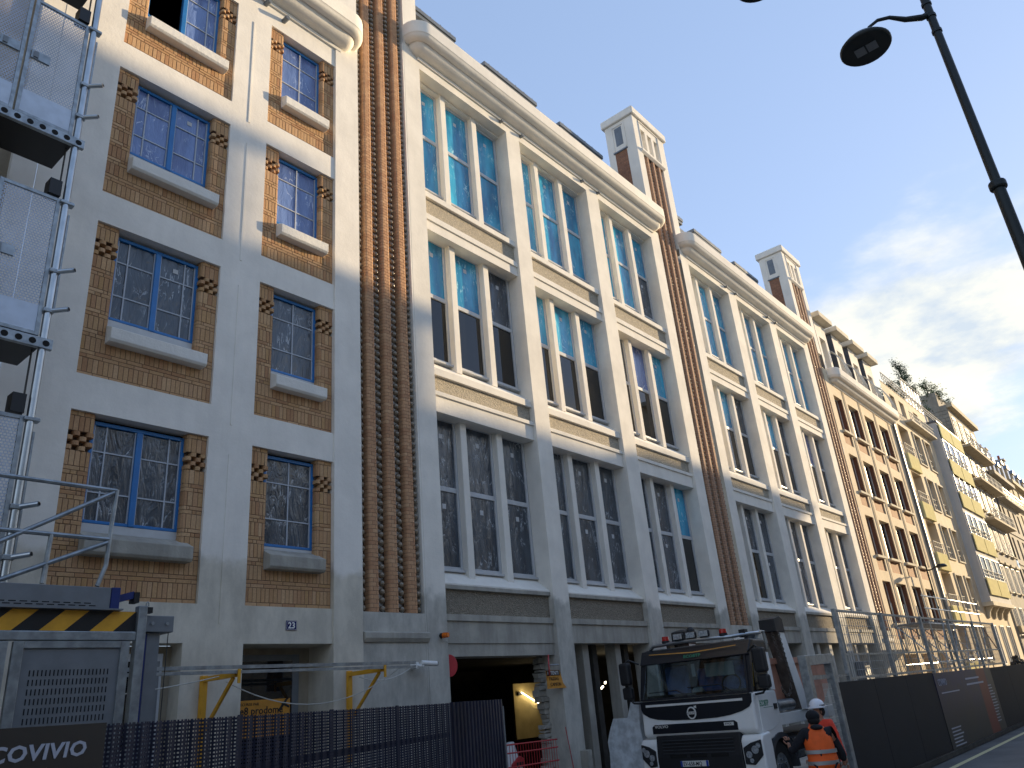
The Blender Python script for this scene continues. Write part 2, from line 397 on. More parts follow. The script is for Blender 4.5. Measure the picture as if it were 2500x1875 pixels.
def cornice(parent, x0, x1, zb, mat, y0=0.):
    dm = .56; Rr = .5
    prof = [(0, 0), (.045, 0), (.06, .05), (.045, .09), (.10, .10)]+[(.10+.25*math.sin(R(a)), .10+.22*(1-math.cos(R(a)))) for a in (20, 40, 60, 80)]+[(.37, .33), (.38, .30)]
    prof += [(.38+.16*math.sin(R(a)), .30+.14*(1-math.cos(R(a)))) for a in (25, 50, 75, 90)]+[(.56, .46), (.56, .84), (.52, .88), (0, .93)]
    rings = []
    for d, z in prof:
        r = max(Rr-(dm-d), .015); cy = dm-Rr
        L = [(x0+dm-d if d < cy else x0+Rr-r, 0)]
        if d >= cy+.015: pts = [(x0+Rr-r*math.cos(R(a)), cy+r*math.sin(R(a))) for a in (0, 15, 30, 45, 60, 75, 90)]
        else: pts = [(x0+Rr-.015, d*i/6) for i in range(7)]
        L = [(pts[0][0], 0)]+pts
        full = L+[(x0+x1-p[0], p[1]) for p in L[::-1]]
        rings.append([(p[0], y0-p[1], zb+z) for p in full])
    m_ = MB(); m_.loft(rings, close=False); return m_.build('cornice', mat, parent, smooth=True)
cornice(A, -4, 9.0, 16.47, 'white_render')
# brick panels
pieces = []; mort = MB()
for (x0, x1, o0, o1) in COLS:
    for zi, zb in enumerate(PZ0):
        k = PH/2.652; rows = [('s', .062)]
        for i in range(6): rows += [('S', .23)]+([('s', .062), ('s', .062)] if i < 5 else [])
        rows += [('c', .072)]*4+[('S', .23), ('s', .072)]
        z = zb; par = 0; oz = zb+.60; ci = 0
        # mortar bed, with the window opening left free and the chequer set deep
        zc0 = zb+(.062+6*.23+10*.062)*k; zc1 = zc0+4*.072*k
        for (a, b) in ((x0, o0-.02), (o1+.02, x1)):
            mort.box(a, b, YB+.007, .3, zb, zc0); mort.box(a, b, YB+.1, .3, zc0, zc1); mort.box(a, b, YB+.007, .3, zc1, zb+PH)
        mort.box(o0-.02, o1+.02, YB+.007, .3, zb, oz)
        for typ, h in rows:
            h *= k; z0 = z+.004; hh = h-.008; segs = [(x0, x1, 0)] if z+.02 < oz-.06 else [(x0, o0, 1), (o1, x1, -1)]
            for a, b, sd in segs:
                if typ == 'c':
                    n = max(3, round((b-a)/.082)); w = (b-a)/n
                    for i in range(n):
                        if (i+ci) % 2 == 0: pieces.append(('nose', (w, hh), (lambda w=w, hh=hh: nose_mesh(w*1.08, hh, .13)), (a+i*w-w*.04, YB-.02, z0)))
                    continue
                jw = .07
                if sd: # rounded jamb brick
                    if typ == 's' and par: jw = .16
                    jx = b-jw if sd > 0 else a
                    pieces.append(('jamb', (jw-.006, hh, sd), (lambda jw=jw, hh=hh, sd=sd: jamb_mesh(jw-.006, hh, .17, sd)), (jx+(.006 if sd > 0 else 0), YB, z0)))
                    if sd > 0: b = jx
                    else: a = jx+jw
                if b-a < .03: continue
                if typ == 'S':
                    n = max(1, round((b-a)/.074)); w = (b-a)/n; cuts = [a+i*w for i in range(n+1)]
                else:
                    L = .232; off = (.115 if par else 0); cuts = [a]; xx = x0+off-L*3
                    while xx < b:
                        if a+.035 < xx < b-.035: cuts.append(xx)
                        xx += L
                    cuts.append(b)
                for i in range(len(cuts)-1):
                    w = cuts[i+1]-cuts[i]-.008
                    pieces.append(('b', (w, hh), (lambda w=w, hh=hh: brick_mesh(w, hh, .03)), (cuts[i]+.004, YB+random.uniform(-.0025, .0025), z0)))
            if typ == 's': par ^= 1
            if typ == 'c': ci += 1
            z += h
mort.build('mortar_bed', 'mortar', A)
place_pieces(A, pieces, 'brick_ochre', 'brick', 'brickwork', 300)
def sill_block(parent, x0, x1, zt, zb, yo, yi, mat='sill_render'):
    pl = [(yi, zt+.10), (yo, zt-.045), (yo+.004, zb+.04), (yo+.035, zb), (yi, zb)]
    return MB().prism([(p[0], p[1]) for p in pl], (x0, x1), 'X').build('sill', mat, parent, bevel=.008)
def pane(parent, x0, x1, z0, z1, y, mat):
    m_ = MB(); n = 1
    m_.add([(x0, y, z0), (x1, y, z0), (x1, y, z1), (x0, y, z1)], [(0, 1, 2, 3)]); m_.box(x0, x1, y+.004, y+.012, z0, z1)
    return m_.build('pane', mat, parent)
def blue_window(x0, x1, zb, zt, double, filmm, opened=False):
    y = .19
    w = MB(); fr = .055
    w.box(x0, x0+fr, y-.03, y+.05, zb, zt); w.box(x1-fr, x1, y-.03, y+.05, zb, zt); w.box(x0+fr, x1-fr, y-.03, y+.05, zt-fr, zt); w.box(x0+fr, x1-fr, y-.03, y+.05, zb, zb+fr*.8)
    win = w.build('window', 'frame_blue', A, bevel=.006)
    xa, xb = x0+fr, x1-fr; za, zb2 = zb+fr*.8, zt-fr
    leaves = [(xa, xb)]
    if double:
        xm = (x0+x1)/2; bx('mullion', 'frame_blue', win, xm-.045, xm+.045, y-.045, y+.03, zb+.002, zt-fr-.002, bevel=.01)
        leaves = [(xa, xm-.045), (xm+.045, xb)]
    for li, (a, b) in enumerate(leaves):
        if opened and li == 0:
            bx('dark_room_sheet', 'unlit_black', win, a, b, y+.06, y+.07, za, zb2)  # dark sheet stands in for the unlit room behind the open leaf
            of = MB(); of.box(a-.0, a+.03, y+.0, y+.62, za, za+.05); of.box(a, a+.03, y, y+.62, zb2-.05, zb2); of.build('open_leaf', 'frame_blue', win); continue
        wv = b-a; bars = MB()
        if double:
            nar = .30*wv; cut = [a, a+nar, b] if li == 0 else [a, b-nar, b]
        else: cut = [a, (a+b)/2, b]
        hz = [za, za+.29*(zb2-za), za+.72*(zb2-za), zb2]
        bt = .0105
        for cx in cut[1:-1]: bars.box(cx-bt, cx+bt, y-.012, y+.02, za, zb2)
        for cz in hz[1:-1]: bars.box(a, b, y-.010, y+.018, cz-bt, cz+bt)
        for s0, s1 in ((a, a+.018), (b-.018, b)): bars.box(s0, s1, y-.014, y+.022, za, zb2)
        bars.build('glazing_bar', 'bar_grey', win)
        for i in range(len(cut)-1):
            for j in range(3): pane(win, cut[i]+bt*.6, cut[i+1]-bt*.6, hz[j]+bt*.6, hz[j+1]-bt*.6, y+.006, filmm)
    return win
for ci, (x0, x1, o0, o1) in enumerate(COLS):
    for zi, zb in enumerate(PZ0):
        fm = ['film_clear', 'film_clear', 'film_sky_reflect', 'film_sky_reflect'][zi]
        base = zb+(1.05 if ci == 0 else .98)
        win = blue_window(o0-.015, o1+.015, base, zb+PH-.055, ci == 0, fm, ci == 0 and zi == 3)
        bx('apron', 'frame_grey', win, o0-.01, o1+.01, .165, .24, base-(.14 if ci == 0 else .05), base-.003)
        MB().box(o0-.02, o1+.02, .25, .3, zb+.6, zb+PH).build('backing', 'unlit_black', win)
        sill_block(win, o0-.02, o1+(.15 if ci == 0 else .1)-.02, zb+.83, zb+.57, -.14, .16, 'sill_render' if zi else 'bare_concrete')
        if (zi, ci) in ((2, 0), (1, 0)):
            bx('sticker', 'frame_grey', win, o1-.42, o1-.33, .186, .189, zb+PH-.34, zb+PH-.26)
# ground floor of A
dr = bx('door', 'paint_grey', A, 6.8, 8.12, .56, .62, .12, 3.3)
MB().box(6.9, 7.98, .545, .558, .25, 3.2).build('pane', 'glass_dark', dr)
MB().box(6.727, 8.368, .64, .74, 0, 3.405).build('door_surround', 'old_render', A)
gw = bx('window', 'frame_grey', A, 4.7, 5.6, .2, .26, .9, 3.3); MB().box(4.78, 5.44, .185, .198, 2.1, 3.2).build('pane', 'glass_dark', gw); MB().box(5.46, 5.56, .19, .198, 1.0, 3.2).build('mullion', 'paint_grey', gw)
MB().box(4.602, 5.768, .3, .34, 0, 3.41).build('backing', 'old_render', A)
for px_ in (3.4, 7.35):
    pass
# drain spouts in the cornice frieze
for x, z in ((6.55, 16.42), (7.0, 16.28)): MB().cyl((x, .02, z), (x, -.17, z-.01), .055, 14).cyl((x, -.165, z-.01), (x, -.172, z-.01), .042, 14).build('drain_spout', 'zinc', A)

# ------------------------------------------------------------------ wings B: tall glazed bays
def spandrel(par, L, W, zs, mats, lip=.0):
    """zs = (sill_top, sill_bot, panel_bot, ledge_bot, beam_bot)"""
    st, sb, pb, lb, bb = zs; m1, m2, m3 = mats
    xa, xb = L+.002, L+W-.002
    MB().prism([(.075, st-.04), (.075, sb), (.17, sb), (.55, sb), (.55, st+.34), (.48, st+.30)], (xa, xb), 'X').build('sill', m1, par, bevel=.006)
    bx('roughcast_panel', m2, par, xa, xb, .15, .5, pb, sb-.001)
    bx('ledge', m3, par, xa, xb, .055, .5, lb, pb-.001, bevel=.006)
    bx('beam', m3, par, xa, xb, .095, .55, bb, lb-.001)
def bay_window(par, L, W, zb, zt, films, name='window'):
    y = .47; fr = .065
    rect = [(L+.02, L+1.01), (L+1.21, L+2.25), (L+2.46, L+W-.02)]
    post = MB()
    zm = zb+(zt-zb)*.513
    w = MB()
    for (a, b) in rect:
        w.box(a, a+fr, y-.04, y+.05, zb, zt); w.box(b-fr, b, y-.04, y+.05, zb, zt); w.box(a+fr, b-fr, y-.04, y+.05, zt-fr, zt); w.box(a+fr, b-fr, y-.04, y+.05, zb, zb+fr); w.box(a+fr, b-fr, y-.035, y+.05, zm-.055, zm+.055)
        w.box(a-.01, b+.01, y-.11, y+.05, zb-.05, zb-.002)
    win = w.build('window', 'frame_grey', par, bevel=.008)
    for a, b in ((L+1.012, L+1.208), (L+2.252, L+2.458)):
        bx('post', 'white_render', win, a, b, y-.19, y+.1, zb-.22, zt+.1, bevel=.012)
    for i, (a, b) in enumerate(rect):
        for j, (c, d) in enumerate(((zb+fr, zm-.055), (zm+.055, zt-fr))):
            mt = films[i*2+j]
            pane(win, a+fr, b-fr, c, d, y+.0, mt)
            if mt == 'film_clear' or (mt == 'film_blue' and j): bx('sticker', 'frame_grey', win, a+fr+.42, a+fr+.53, y-.004, y-.001, d-.42 if j else d-.38, d-.31 if j else d-.27)
    MB().box(L+.003, L+W-.003, y+.11, y+.13, zb-.3, zt+.3).build('backing', 'unlit_black', win)
    return win
ZS = [(4.576, 4.46, 3.97, 3.845, 3.425), (9.30, 9.09, 8.70, 8.60, 8.225), (14.05, 13.85, 13.34, 13.18, 12.92)]
ZW = [(4.92, 8.28), (9.67, 12.98), (14.41, 17.72)]
def wingB(B, x0, x1, bays, W, filmf):
    HT = 17.8
    wall(MB(), x0, x1, 0, 18.25, [(L, L+W, 0, HT, .62) for L in bays], 0.).build('wall', 'white_render_b', B)
    cornice(B, x0-.03, x1+.03, 18.05, 'white_render')
    bx('roof_block', 'zinc', B, x0, x1, .6, 9, 17.9, 20.4)
    for bi, L in enumerate(bays):
        for k in range(3):
            m_ = ('bare_concrete', 'roughcast_dark', 'bare_concrete') if k == 0 else ('white_render', 'roughcast', 'white_render')
            if k == 0:
                spandrel(B, L, W, ZS[k], ('bare_concrete', 'roughcast_dark', 'bare_concrete'))
                MB().prism([(.078, ZS[0][0]-.034), (.078, ZS[0][0]-.006), (.5495, ZS[0][0]+.375), (.5495, ZS[0][0]+.345)], (L+.003, L+W-.003), 'X').build('sill_coping', 'white_render', B)
            else: spandrel(B, L, W, ZS[k], m_)
            bay_window(B, L, W, ZW[k][0], ZW[k][1], filmf(bi, k))
        MB().box(L+.002, L+W-.002, .3, .61, ZW[2][1]+.005, HT+.2).build('beam', 'white_render', B)
    xr = x0+2.6
    for bi, L in enumerate(bays[:-1]):
        for dx in (-.55, .38): MB().cyl((L+W+.3+dx, .01, 18.0), (L+W+.3+dx, -.13, 17.99), .05, 12).build('drain_spout', 'zinc', B)
def F1(bi, k):
    bl, cl, gd = 'film_blue', 'film_clear', 'glass_dark'
    if k == 2: return [bl]*6 if bi < 2 else [bl, bl, bl, bl, cl, bl]
    if k == 1: return [[gd, bl, gd, bl, gd, cl], [gd, bl, gd, bl, gd, bl], [gd, cl, gd, 'film_sky_reflect', gd, bl]][bi]
    return [[cl]*6, [cl]*6, [cl, cl, cl, cl, gd, bl]][bi]
def F2(bi, k):
    bl, cl, gd = 'film_blue', 'film_clear', 'glass_dark'
    if k == 2: return [bl]*6
    if k == 1: return [gd, bl, gd, bl if bi < 2 else 'film_sky_reflect', gd, cl]
    return [cl, cl, gd if bi == 0 else cl, cl, cl, cl]
W1 = 3.47
B1 = thing('building', (16, 0, 0), 'white building wing of tall blue-filmed window bays with a garage opening by the truck', 'building')
wingB(B1, 10.55, 23.42, [11.08, 15.15, 19.32], W1, F1)
B2 = thing('building', (32, 0, 0), 'white wing of tall narrow window bays between the two brick towers with louvred tops', 'building')
wingB(B2, 25.03, 38.55, [25.64, 29.95, 34.28], 3.55, F2)
# zinc capped attic dormers set back on the roofs
def dormer(par, x0, x1, y, zt):
    d = bx('dormer', 'white_render', par, x0+.25, x1-.25, y+.3, y+2.2, 20.3, zt-.32)
    rf = MB(); rf.box(x0, x1, y, y+2.5, zt-.30, zt-.16); rf.box(x0-.04, x1+.04, y-.04, y+2.5, zt-.158, zt)
    rf.build('roof', 'zinc', d, bevel=.01)
    sm = MB()
    for i in range(6): sm.box(x0+.2+i*(x1-x0-.4)/5-.02, x0+.2+i*(x1-x0-.4)/5+.02, y-.03, y+2.4, zt+.001, zt+.035)
    sm.build('standing_seam', 'zinc', d)
for a, b in ((11.2, 13.7), (15.1, 17.75), (19.15, 21.85)): dormer(B1, a, b, 1.0, 21.62)
for a, b in ((25.6, 28.2), (29.3, 32.0), (33.5, 36.25)): dormer(B2, a, b, 1.0, 21.65)

# ------------------------------------------------------------------ brick towers between the wings
def tower(x0, top, label, near, group):
    T = thing('tower', (x0+1.0, 0, 0), label, 'tower', group)
    xl, xr = x0, x0+1.5         # brick recess
    z0 = 3.95; zt = 22.0 if top else 23.5
    pm = MB(); 
    if near:
        bx('pier', 'white_render', T, xl-.62, xl-.003, .004, 1.3, 17.7, 24.0)
    else:
        bx('pier', 'white_render', T, xl-.45, xl-.003, -.001, 1.3, 18.9, 23.75)
    if near: bx('pier', 'white_render_b', T, xr+.003, xr+.047, .002, .3, 0, 18.3)
    bx('pier', 'white_render', T, xr+.06, xr+.55, .003, 1.3, 18.25, 23.75)
    bx('recess_back', 'white_render', T, xl, xr, .26, 1.3, 0, 23.75)
    # base panel and ledge
    bx('base_panel', 'white_render_b', T, xl+.003, xr-.003, .0, .25, 0, z0-.003)
    MB().prism([(-.07, z0-.36), (-.07, z0-.45), (-.03, z0-.52), (.01, z0-.52), (.01, z0-.33)], (xl+.02, xr+.06), 'X').build('ledge', 'bare_concrete' if near else 'white_render', T, bevel=.006)
    ribs = [(xl+.195+i*.467, xl+.195+i*.467+.218) for i in range(3)]
    if near:
        pcs = []; h = .0745; k = 0; z = z0; core = MB()
        def ribpoly(w): return [(0, .16)]+[(.045-.045*math.cos(R(a)), .045-.045*math.sin(R(a))) for a in (0, 30, 60, 90)]+[(w, 0), (w, .16)]
        def ribpolyR(w): return [(w-x, y) for x, y in ribpoly(w)][::-1]
        for a, b in ribs: core.prism([(a+.006+x*.0, y) for x, y in []] or [(a+.006, .2), (a+.006, .05), (a+.05, .006), (b-.05, .006), (b-.006, .05), (b-.006, .2)], (z0, zt), 'Z')
        core.build('mortar_bed', 'mortar', T)
        while z < 20.6:
            for a, b in ribs:
                w1 = .141 if k % 2 == 0 else .07
                pcs.append(('ribL', (w1, h), (lambda w1=w1: MB().prism(ribpoly(w1-.004), (0, h-.0075), 'Z')), (a, .0, z)))
                w2 = b-a-w1
                pcs.append(('ribR', (w2, h), (lambda w2=w2: MB().prism(ribpolyR(w2-.004), (0, h-.0075), 'Z')), (a+w1+.004, .0, z)))
            z += h; k += 1
        place_pieces(T, pcs, 'brick_orange', 'brick', 'brickwork', 300)
    else:
        for a, b in ribs: MB().prism([(a, .2), (a, .045), (a+.045, 0), (b-.045, 0), (b, .045), (b, .2)], (z0, zt), 'Z').build('brick_rib', 'brick_far', T)
    # ceramic balls in the slots
    gx = [xl+.085]+[(ribs[i][1]+ribs[i+1][0])/2 for i in range(2)]+[xr-.075]
    sp = []; z = z0+.07
    while z < zt-.05:
        for g in gx: sp.append(('ball', (.053,), (lambda: MB().sphere((0, 0, 0), .059, 12, 8)), (g, .095, z)))
        z += .1495
    if near: place_pieces(T, [s for s in sp if s[3][2] < 20.6], 'bead_ceramic', 'ceramic_ball', 'ceramic_balls', 300)
    else:
        big = MB(); proto = MB().sphere((0, 0, 0), .058, 8, 5)
        for s in sp: big.add([(a+s[3][0], b+s[3][1], c_+s[3][2]) for a, b, c_ in proto.v], proto.f)
        big.build('ceramic_balls', 'bead_ceramic', T, smooth=True, kind='stuff')
        # louvred head
        xa, xb = xl-.45, xr+.65
        holes = [(xl+.11+i*.51, xl+.11+i*.51+.33, 22.33, 23.35, .22) for i in range(3)]
        wall(MB(), xl, xr+.05, 22.02, 23.72, holes, .004, back=False).build('louvre_wall', 'white_render', T)
        lv = MB()
        for hh in holes: lv.box(hh[0], hh[1], .2, .24, hh[2], hh[3])
        lv.build('louvre_back', 'white_render', T)
        fm_ = MB(); fm_.box(xl+.02, xr+.03, -.03, .002, 23.66, 23.71); fm_.box(xl+.0, xl+.03, -.03, .002, 22.33, 23.655); fm_.box(xr-.0, xr+.03, -.03, .002, 22.33, 23.655); fm_.build('moulding', 'white_render', T)
        MB().prism([(-.09, 22.2), (-.09, 22.1), (.0, 22.02), (.02, 22.02), (.02, 22.24)], (xl-.16, xr+.14), 'X').build('ledge', 'white_render', T, bevel=.006)
        cp = MB(); cp.box(xa-.1, xb+.02, -.1, 1.42, 23.76, 24.12); cp.build('cap', 'white_render', T, bevel=.05, seg=3)
        xs = xl-.45
        sv = MB(); sv.box(xs-.006, xs-.001, .45, 1.0, 18.9, 22.3); sv.build('side_brick', 'brick_far_red', T)
        bx('side_vent', 'zinc', T, xs-.005, xs-.001, .55, .88, 22.62, 23.5); bx('side_vent_frame', 'white_render', T, xs-.03, xs-.0015, .40, .46, 22.45, 23.62)
        MB().box(xs-.03, xs-.0015, .97, 1.03, 22.45, 23.62).box(xs-.03, xs-.0015, .465, .965, 23.56, 23.62).build('side_vent_frame', 'white_render', T)
        MB().box(xs-.05, xs-.0015, .40, 1.05, 22.31, 22.37).build('side_ledge', 'zinc', T)
    return T
tower(9.0, False, 'tall brick-ribbed tower strip with ceramic balls beside the number 23 building', True, None)
tower(23.45, True, 'brick-ribbed chimney tower with louvred top rising beside the blue-filmed bays and truck', False, None)
tower(38.58, True, 'brick-ribbed chimney tower with louvred top next to the tan dormered building', False, None)
# ------------------------------------------------------------------ the street beyond
render_mat('tan_render', S(220, 203, 175), mottle=.09, streak=.1)
render_mat('cream_stone', S(184, 170, 144), mottle=.14, streak=.2)
render_mat('grey_stone', S(158, 150, 136), mottle=.16, streak=.25)
render_mat('pale_stone', S(206, 197, 178), mottle=.12, streak=.18)
render_mat('side_grey', S(196, 196, 196), mottle=.05, streak=.1)
simple('panel_yellow', S(222, 212, 158), .95, var=.06, scale=3, spec=.02)
simple('white_metal', S(196, 194, 186), .8, var=.04, spec=.1)
simple('slate', S(84, 88, 96), .6, var=.15, scale=8)
simple('terracotta', S(150, 84, 58), .85, var=.15)
simple('shutter_brown', S(104, 66, 50), .7, var=.12)
def far_window(par, a, b, c, d, y, frame='frame_grey', pan='glass_far', mull=True, sill=None):
    w = MB(); f = .06
    w.box(a, a+f, y-.03, y+.05, c, d); w.box(b-f, b, y-.03, y+.05, c, d); w.box(a+f, b-f, y-.03, y+.05, d-f, d); w.box(a+f, b-f, y-.03, y+.05, c, c+f)
    if mull: w.box((a+b)/2-.035, (a+b)/2+.035, y-.035, y+.05, c+f, d-f)
    win = w.build('window', frame, par)
    MB().box(a+f*.5, b-f*.5, y+.012, y+.02, c+f*.5, d-f*.5).build('pane', pan, win)
    if sill: bx('sill', sill, win, a-.04, b+.04, -.14, y, c-.12, c-.002)
    return win
def railing(par, x0, x1, y, z0, z1, mat='white_metal', n=None, name='railing'):
    r = MB(); r.box(x0, x1, y-.025, y+.025, z1-.04, z1); r.box(x0, x1, y-.02, y+.02, z0, z0+.03); r.box(x0, x1, y-.015, y+.015, (z0+z1)/2-.02, (z0+z1)/2+.02)
    n = n or max(2, int((x1-x0)/.5))
    for i in range(n+1):
        xx = x0+.02+(x1-x0-.04)*i/n; r.box(xx-.018, xx+.018, y-.018, y+.018, z0, z1-.04)
    return r.build(name, mat, par)
# -- C: tan building with brick window panels and dormers
Cb = thing('building', (46, 0, 0), 'tan rendered building with recessed windows over brick panels and four flat-roofed dormers', 'building')
ccol = [(40.85, 42.2), (43.1, 44.9), (45.95, 47.75), (48.7, 50.6)]; ctop = [6.3, 9.53, 12.74, 16.0]
holes = [(a, b, t_-2.72, t_, .34) for a, b in ccol for t_ in ctop]+[(41, 43.4, 0, 2.9, .5), (44.4, 46.4, 0, 2.9, .5), (47.4, 49.6, 0, 2.9, .5)]
wall(MB(), 40.10, 52.4, 0, 17.4, holes, 0., back=True).build('wall', 'tan_render', Cb)
cornice(Cb, 40.74, 52.5, 16.6, 'white_render')
bx('side_wall', 'tan_render', Cb, 40.083, 40.098, .003, 1.4, 0, 18.9)
for ci, (a, b) in enumerate(ccol):
    for t_ in ctop:
        w = far_window(Cb, a+.003, b-.02, t_-2.0, t_-.003, .25, pan='shutter_brown' if ci == 0 else 'glass_far', sill='pale_stone')
        bx('brick_panel', 'brick_panel_far', Cb, a+.002, b-.002, .06, .3, t_-2.718, t_-2.13)
        bx('brick_jamb', 'shutter_brown', Cb, b-.06, b-.003, .015, .24, t_-1.998, t_-.01)
    for dx in (-.1, .1):
        xx = b+.45+dx; bx('pilaster_strip', 'tan_render', Cb, xx-.04, xx+.04, -.03, -.0005, 3.3, 16.58)
bx('roof_mansard', 'slate', Cb, 40.75, 52.3, 1.5, 9, 17.3, 20.4)
MB().box(52.05, 52.2, -.16, -.02, 3, 17.).cyl((52.32, -.1, 3), (52.32, -.1, 17), .06, 10).build('downpipe', 'zinc', Cb)
for i, xx in enumerate((41.1, 43.95, 46.8, 49.6)):
    d = MB(); wall(d, xx+.15, xx+1.85, 17.4, 20.7, [(xx+.5, xx+1.5, 17.7, 19.75, .5)], .15, back=False)
    dm_ = d.build('dormer', 'white_render', Cb)
    for q_ in (xx+.15, xx+1.8): MB().box(q_, q_+.05, .152, 1.6, 17.4, 20.7).build('cheek', 'slate', dm_)
    MB().box(xx+.5, xx+1.65, .6, .62, 17.6, 19.8).build('pane', 'glass_far', dm_)
    MB().box(xx-.05, xx+2.1, -.3, 1.8, 20.72, 21.02).build('roof', 'pale_stone', dm_, bevel=.02)
    if i < 4:
        rl = MB()
        for k in range(5):
            x_ = xx+1.95+k*.2; rl.tube([(x_, -.42, 17.5), (x_, -.44, 17.9), (x_, -.30, 18.5), (x_, -.02, 19.1), (x_, .4, 19.5)], .022, 6)
        rl.build('curved_railing', 'white_metal', Cb)
# -- D: tan building with loggias
Db = thing('building', (57, 0, 0), 'tan building with roof railing, loggia column of pale yellow panels and white framed windows', 'building')
dtop = [4.4, 7.6, 10.8, 14.0, 17.22]
cols = [(53.8, 56.3, .9), (57.4, 59.1, .3), (60.25, 61.8, .3)]
holes = [(a, b, t_-2.1, t_, dd) for a, b, dd in cols for t_ in dtop]+[(54, 55.2, 18.3, 19.4, .3), (56.2, 57.4, 18.3, 19.4, .3), (59.8, 61.0, 18.3, 19.4, .3)]
wall(MB(), 52.41, 63.6, 0, 20.0, holes, 0.05, back=True).build('wall', 'tan_render', Db)
for (a, b, dd) in cols:
    for t_ in dtop:
        if dd > .5:
            far_window(Db, a+.1, b-.1, t_-2.0, t_-.1, .6); bx('balcony_panel', 'panel_yellow', Db, a-.05, b+.05, -.1, .03, t_-3.1, t_-2.05); railing(Db, a, b, -.04, t_-2.05, t_-1.35)
        else:
            w = far_window(Db, a+.02, b-.02, t_-2.08, t_-.02, .24); railing(Db, a+.05, b-.05, .1, t_-2.08, t_-1.3)
            fr = MB()
            for q in ((a-.12, a-.002, t_-2.2, t_+.12), (b+.002, b+.12, t_-2.2, t_+.12), (a, b, t_+.002, t_+.12), (a, b, t_-2.2, t_-2.102)): fr.box(q[0], q[1], -.03, .048, q[2], q[3])
            fr.build('window_surround', 'pale_stone', Db)
for i in range(3): far_window(Db, holes[-3+i][0]+.02, holes[-3+i][1]-.02, 18.32, 19.38, .25)
railing(Db, 52.5, 69, -.1, 20.0, 20.5, n=34); railing(Db, 56.4, 63, -.35, 17.95, 18.55); bx('balcony', 'pale_stone', Db, 56.3, 63.1, -.42, .04, 17.8, 17.94)
bx('terrace_block', 'grey_stone', Db, 52.6, 62.0, 2.2, 9, 19.9, 22.2)
tg = MB()
for k in range(7): tg.box(64+k*.95, 64.04+k*.95, 1.0, 1.06, 20.9, 23.6)
tg.box(64, 69.8, 1.0, 1.06, 23.5, 23.6); tg.box(64, 69.8, 1.0, 1.06, 22.2, 22.26); tg.build('terrace_screen', 'white_metal', Db)
MB().box(64, 69.7, 1.07, 1.08, 20.9, 23.5).build('pane', 'sheet_pale', Db)
# -- E: projecting bow with yellow panels
Eb = thing('building', (68, 0, 0), 'grey sided projecting block faced with bright yellow balcony panels on corbels', 'building')
mb_ = MB(); ex0, ex1, ey = 63.62, 71.5, -.55
etop = [9.3, 12.4, 15.5, 18.0]
MB().box(ex0, ex1, ey+.02, 6, 6.1, 19.25).build('wall', 'side_grey', Eb)
MB().box(ex0+.004, ex1+2.5, .06, 6, 0, 6.098).build('wall', 'tan_render', Eb)
bx('corbel_slab', 'pale_stone', Eb, ex0-.06, ex1+.05, ey-.1, .05, 5.82, 6.09)
for k in range(4): MB().prism([(-.5, 5.8), (0.05, 5.8), (0.05, 5.0), (-.1, 5.1), (-.2, 5.45)], (ex0+.4+k*2.2, ex0+.7+k*2.2), 'X').build('corbel', 'pale_stone', Eb)
for (a, b) in ((ex0+.3, ex0+3.75), (ex0+4.1, ex1-.3)):
    for t_ in etop:
        far_window(Eb, a, b, t_-1.55, t_, ey-.02, mull=True); bx('balcony_panel', 'panel_yellow', Eb, a-.06, b+.06, ey-.12, ey-.06, t_-2.75, t_-1.6); railing(Eb, a, b, ey-.1, t_-1.59, t_-1.0, n=6)
    bx('balcony_panel', 'panel_yellow', Eb, a-.06, b+.06, ey-.12, ey-.06, 18.05, 19.2)
bx('parapet', 'slate', Eb, ex0-.05, ex1+.05, ey-.08, 1, 19.251, 19.4)
MB().cyl((72.2, -.2, 1), (72.2, -.2, 20), .08, 10).build('downpipe', 'zinc', Eb)
for a in (64.4, 67.2, 70): far_window(Eb, a, a+1.4, 2.0, 4.6, .03, sill='pale_stone')
# -- F: tall stone building with bare gable
Fb = thing('building', (79, 0, 0), 'tall stone building with a bare rubble gable, balconies and bay windows on brackets', 'building')
MB().box(75.0, 85.8, .1, 9, 0, 23.6).build('wall', 'grey_stone', Fb)
MB().box(72.9, 75, .12, 6, 0, 19.).build('wall', 'cream_stone', Fb)
rb = MB(); random.seed(3)
for zi in range(16):
    yy = .15
    while yy < 8.7:
        w = random.uniform(.3, .7); rb.box(74.95-random.uniform(0, .02), 74.999, yy, yy+w-.03, 18+zi*.34, 18+zi*.34+.31); yy += w
rb.build('rubble_stones', 'grey_stone', Fb, kind='stuff')
bx('cornice', 'cream_stone', Fb, 74.9, 85.9, -.35, .11, 23.3, 23.7); bx('attic', 'grey_stone', Fb, 76.5, 85.5, .9, 8, 23.7, 25.4)
for x_ in (76.3, 78.9, 81.5, 84.0):
    for zt_ in (22.6, 19.5, 16.4, 13.0, 9.6, 6.2):
        far_window(Fb, x_-.65, x_+.65, zt_-2.2, zt_, .08, sill='cream_stone')
    for zt_ in (16.4, 9.6): bx('hood', 'cream_stone', Fb, x_-.85, x_+.85, -.1, .098, zt_+.1, zt_+.3)
for z_ in (20.0, 13.6, 17.0): bx('balcony', 'cream_stone', Fb, 75.2, 85.6, -.75, .09, z_-.4, z_-.2); railing(Fb, 75.2, 85.6, -.7, z_-.2, z_+.7, n=22)
bx('string_course', 'cream_stone', Fb, 75.1, 85.7, -.15, .09, 4.2, 4.7)
